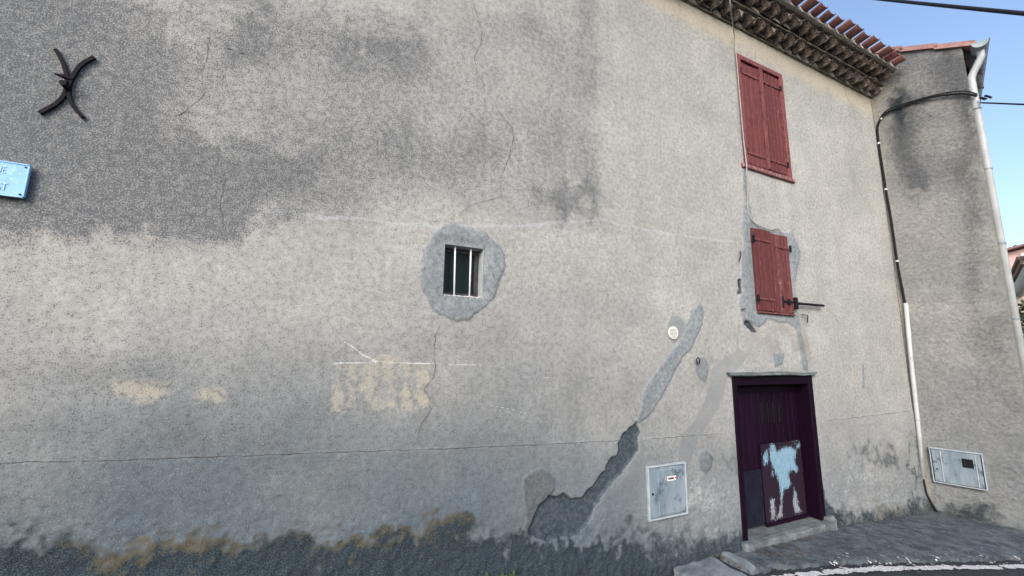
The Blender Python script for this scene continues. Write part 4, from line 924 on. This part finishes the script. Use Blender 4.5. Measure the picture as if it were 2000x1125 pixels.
# ------------------------------------------------------------------ far things beyond the neighbour
def far(px, py, dist):
    d = ray(px, py); return CAM + d / np.linalg.norm(d) * dist
ph = thing('pink_house', 'distant pink house with a tiled gable roof at the right edge', 'house', (27, 0, -.5))
a = far(1966, 497, 26)
FWX = a[0]
def vwall(x, ys, zs): return [(x, ys[0], zs[0]), (x, ys[1], zs[0]), (x, ys[1], zs[1]), (x, ys[0], zs[1])]
ye = a[1] + .3; ze = a[2]; yr = ye - 4.2; zr = ze + .75
part('wall', ([(FWX, ye, -.5), (FWX, yr - 4, -.5), (FWX, yr - 4, ze), (FWX, yr, zr), (FWX, ye, ze), (FWX + 8, ye, -.5), (FWX + 8, yr - 4, -.5), (FWX + 8, yr - 4, ze), (FWX + 8, yr, zr), (FWX + 8, ye, ze)], [(0, 4, 3, 2, 1), (5, 6, 7, 8, 9), (0, 5, 9, 4), (1, 2, 7, 6)]), M['pink_wall'], ph)
pr = part('roof', ([(FWX - .3, ye + .35, ze - .02), (FWX + 8, ye + .35, ze - .02), (FWX + 8, yr, zr + .08), (FWX - .3, yr, zr + .08), (FWX - .3, ye + .35, ze + .05), (FWX + 8, ye + .35, ze + .05), (FWX + 8, yr, zr + .15), (FWX - .3, yr, zr + .15), (FWX - .3, yr - 4.3, ze - .02), (FWX + 8, yr - 4.3, ze - .02), (FWX - .3, yr - 4.3, ze + .05), (FWX + 8, yr - 4.3, ze + .05)], [(0, 3, 2, 1), (4, 5, 6, 7), (0, 1, 5, 4), (0, 4, 7, 3), (3, 8, 9, 2), (7, 6, 11, 10), (3, 7, 10, 8), (8, 10, 11, 9)]), M['pink_tile'], ph)
wn = part('window', box(0, 1, 0, 1, 0, 1, 0, lambda v: (FWX - .04 + v[1] * .08, far(2004, 530, 26)[1] - v[0] * .9, far(2000, 545, 26)[2] + v[2] * 1.0)), M['sticker'], ph)
# eave end of a nearer outbuilding with its half round gutter
ob = thing('outbuilding_eave', 'grey half round gutter under a tile on a far eave', 'gutter', tuple(far(1990, 545, 14)))
g0 = far(1990, 520, 14); V = []; F = []; n = 10
for t in (0, 4.0):
    for k in range(n + 1):
        q = math.pi + math.pi * k / n; V.append((g0[0] + t, g0[1] - .20 + .13 * math.cos(q) + t * .30, g0[2] + .26 * math.sin(q)))
F = [(k, k + 1, n + 2 + k, n + 1 + k) for k in range(n)] + [tuple(range(n + 1))]
part('gutter', (V, F), M['zinc'], ob)
part('tile', box(0, 1, 0, 1, 0, 1, 0, lambda v: (g0[0] + .05 + v[1] * 3, g0[1] - .02 - v[0] * .13 + v[1] * .9, g0[2] + .04 + v[2] * .09)), M['old_tile'], ob)
part('tile', box(0, 1, 0, 1, 0, 1, 0, lambda v: (g0[0] + .05 + v[1] * 3, g0[1] + .02 - v[0] * .14 + v[1] * .9, g0[2] + .14 + v[2] * .08)), M['old_tile'], ob)
# low white balustrade and hedge
bq = far(1990, 562, 18); bl = thing('balustrade', 'white railing above the dark hedge at the right edge', 'railing', (bq[0], bq[1], -.4))
for dz in (0, -.20): part('rail', box(0, 1, 0, 1, 0, 1, 0, lambda v: (bq[0] + v[1] * .1, bq[1] + 1.0 - v[0] * 6, bq[2] + dz + v[2] * .07)), M['sticker'], bl)
for k in range(24): part('post', box(0, 1, 0, 1, 0, 1, 0, lambda v: (bq[0] + .02 + v[1] * .06, bq[1] + .9 - k * .25 - v[0] * .06, bq[2] - .195 + v[2] * .19)), M['sticker'], bl)
part('wall', box(0, 1, 0, 1, 0, 1, 0, lambda v: (bq[0] - .02 + v[1] * .25, bq[1] + 1.0 - v[0] * 6, -.5 + v[2] * (bq[2] - .2 + .5))), M['facade'], bl)
def leaves(name, label, cat, c, s, n, ls, seed, mat):
    rg = random.Random(seed); b = MB(); cx, cy, cz = c
    for _ in range(n):
        u = Vector((rg.gauss(0, 1), rg.gauss(0, 1), rg.gauss(0, 1))).normalized() * rg.uniform(.55, 1.08) ** .5
        p = np.array([cx + u.x * s[0], cy + u.y * s[1], cz + u.z * s[2]]); q = np.array([rg.gauss(0, 1) for _ in range(3)]); q /= np.linalg.norm(q); r_ = np.cross(q, [rg.random(), rg.random(), 1]); r_ /= np.linalg.norm(r_)
        b.add([p, p + q * ls + r_ * ls * .5, p + q * ls * 2, p + q * ls - r_ * ls * .5], [(0, 1, 2, 3)])
    o = thing(name, label, cat, (cx, cy, -.4)); part('crown', b.vf(), mat, o)
    part('trunk', tube([(cx, cy, -.5), (cx + .1, cy, cz * .5), (cx, cy + .1, cz)], [.12, .09, .05], 8), M['dark_wood'], o)
hq = far(1999, 640, 15.5); leaves('hedge_shrub', 'dark evergreen shrub behind the downpipe at the right edge', 'shrub', (hq[0] + .5, hq[1] - .6, hq[2] - .62), (1.3, 1.3, 1.35), 5200, .07, 3, M['leaf'])
tq = far(1991, 492, 40); leaves('far_tree', 'small grey tree crown showing over the pink house roof', 'tree', (tq[0], tq[1], tq[2] - .2), (.7, .7, .55), 900, .08, 6, M['leaf'])
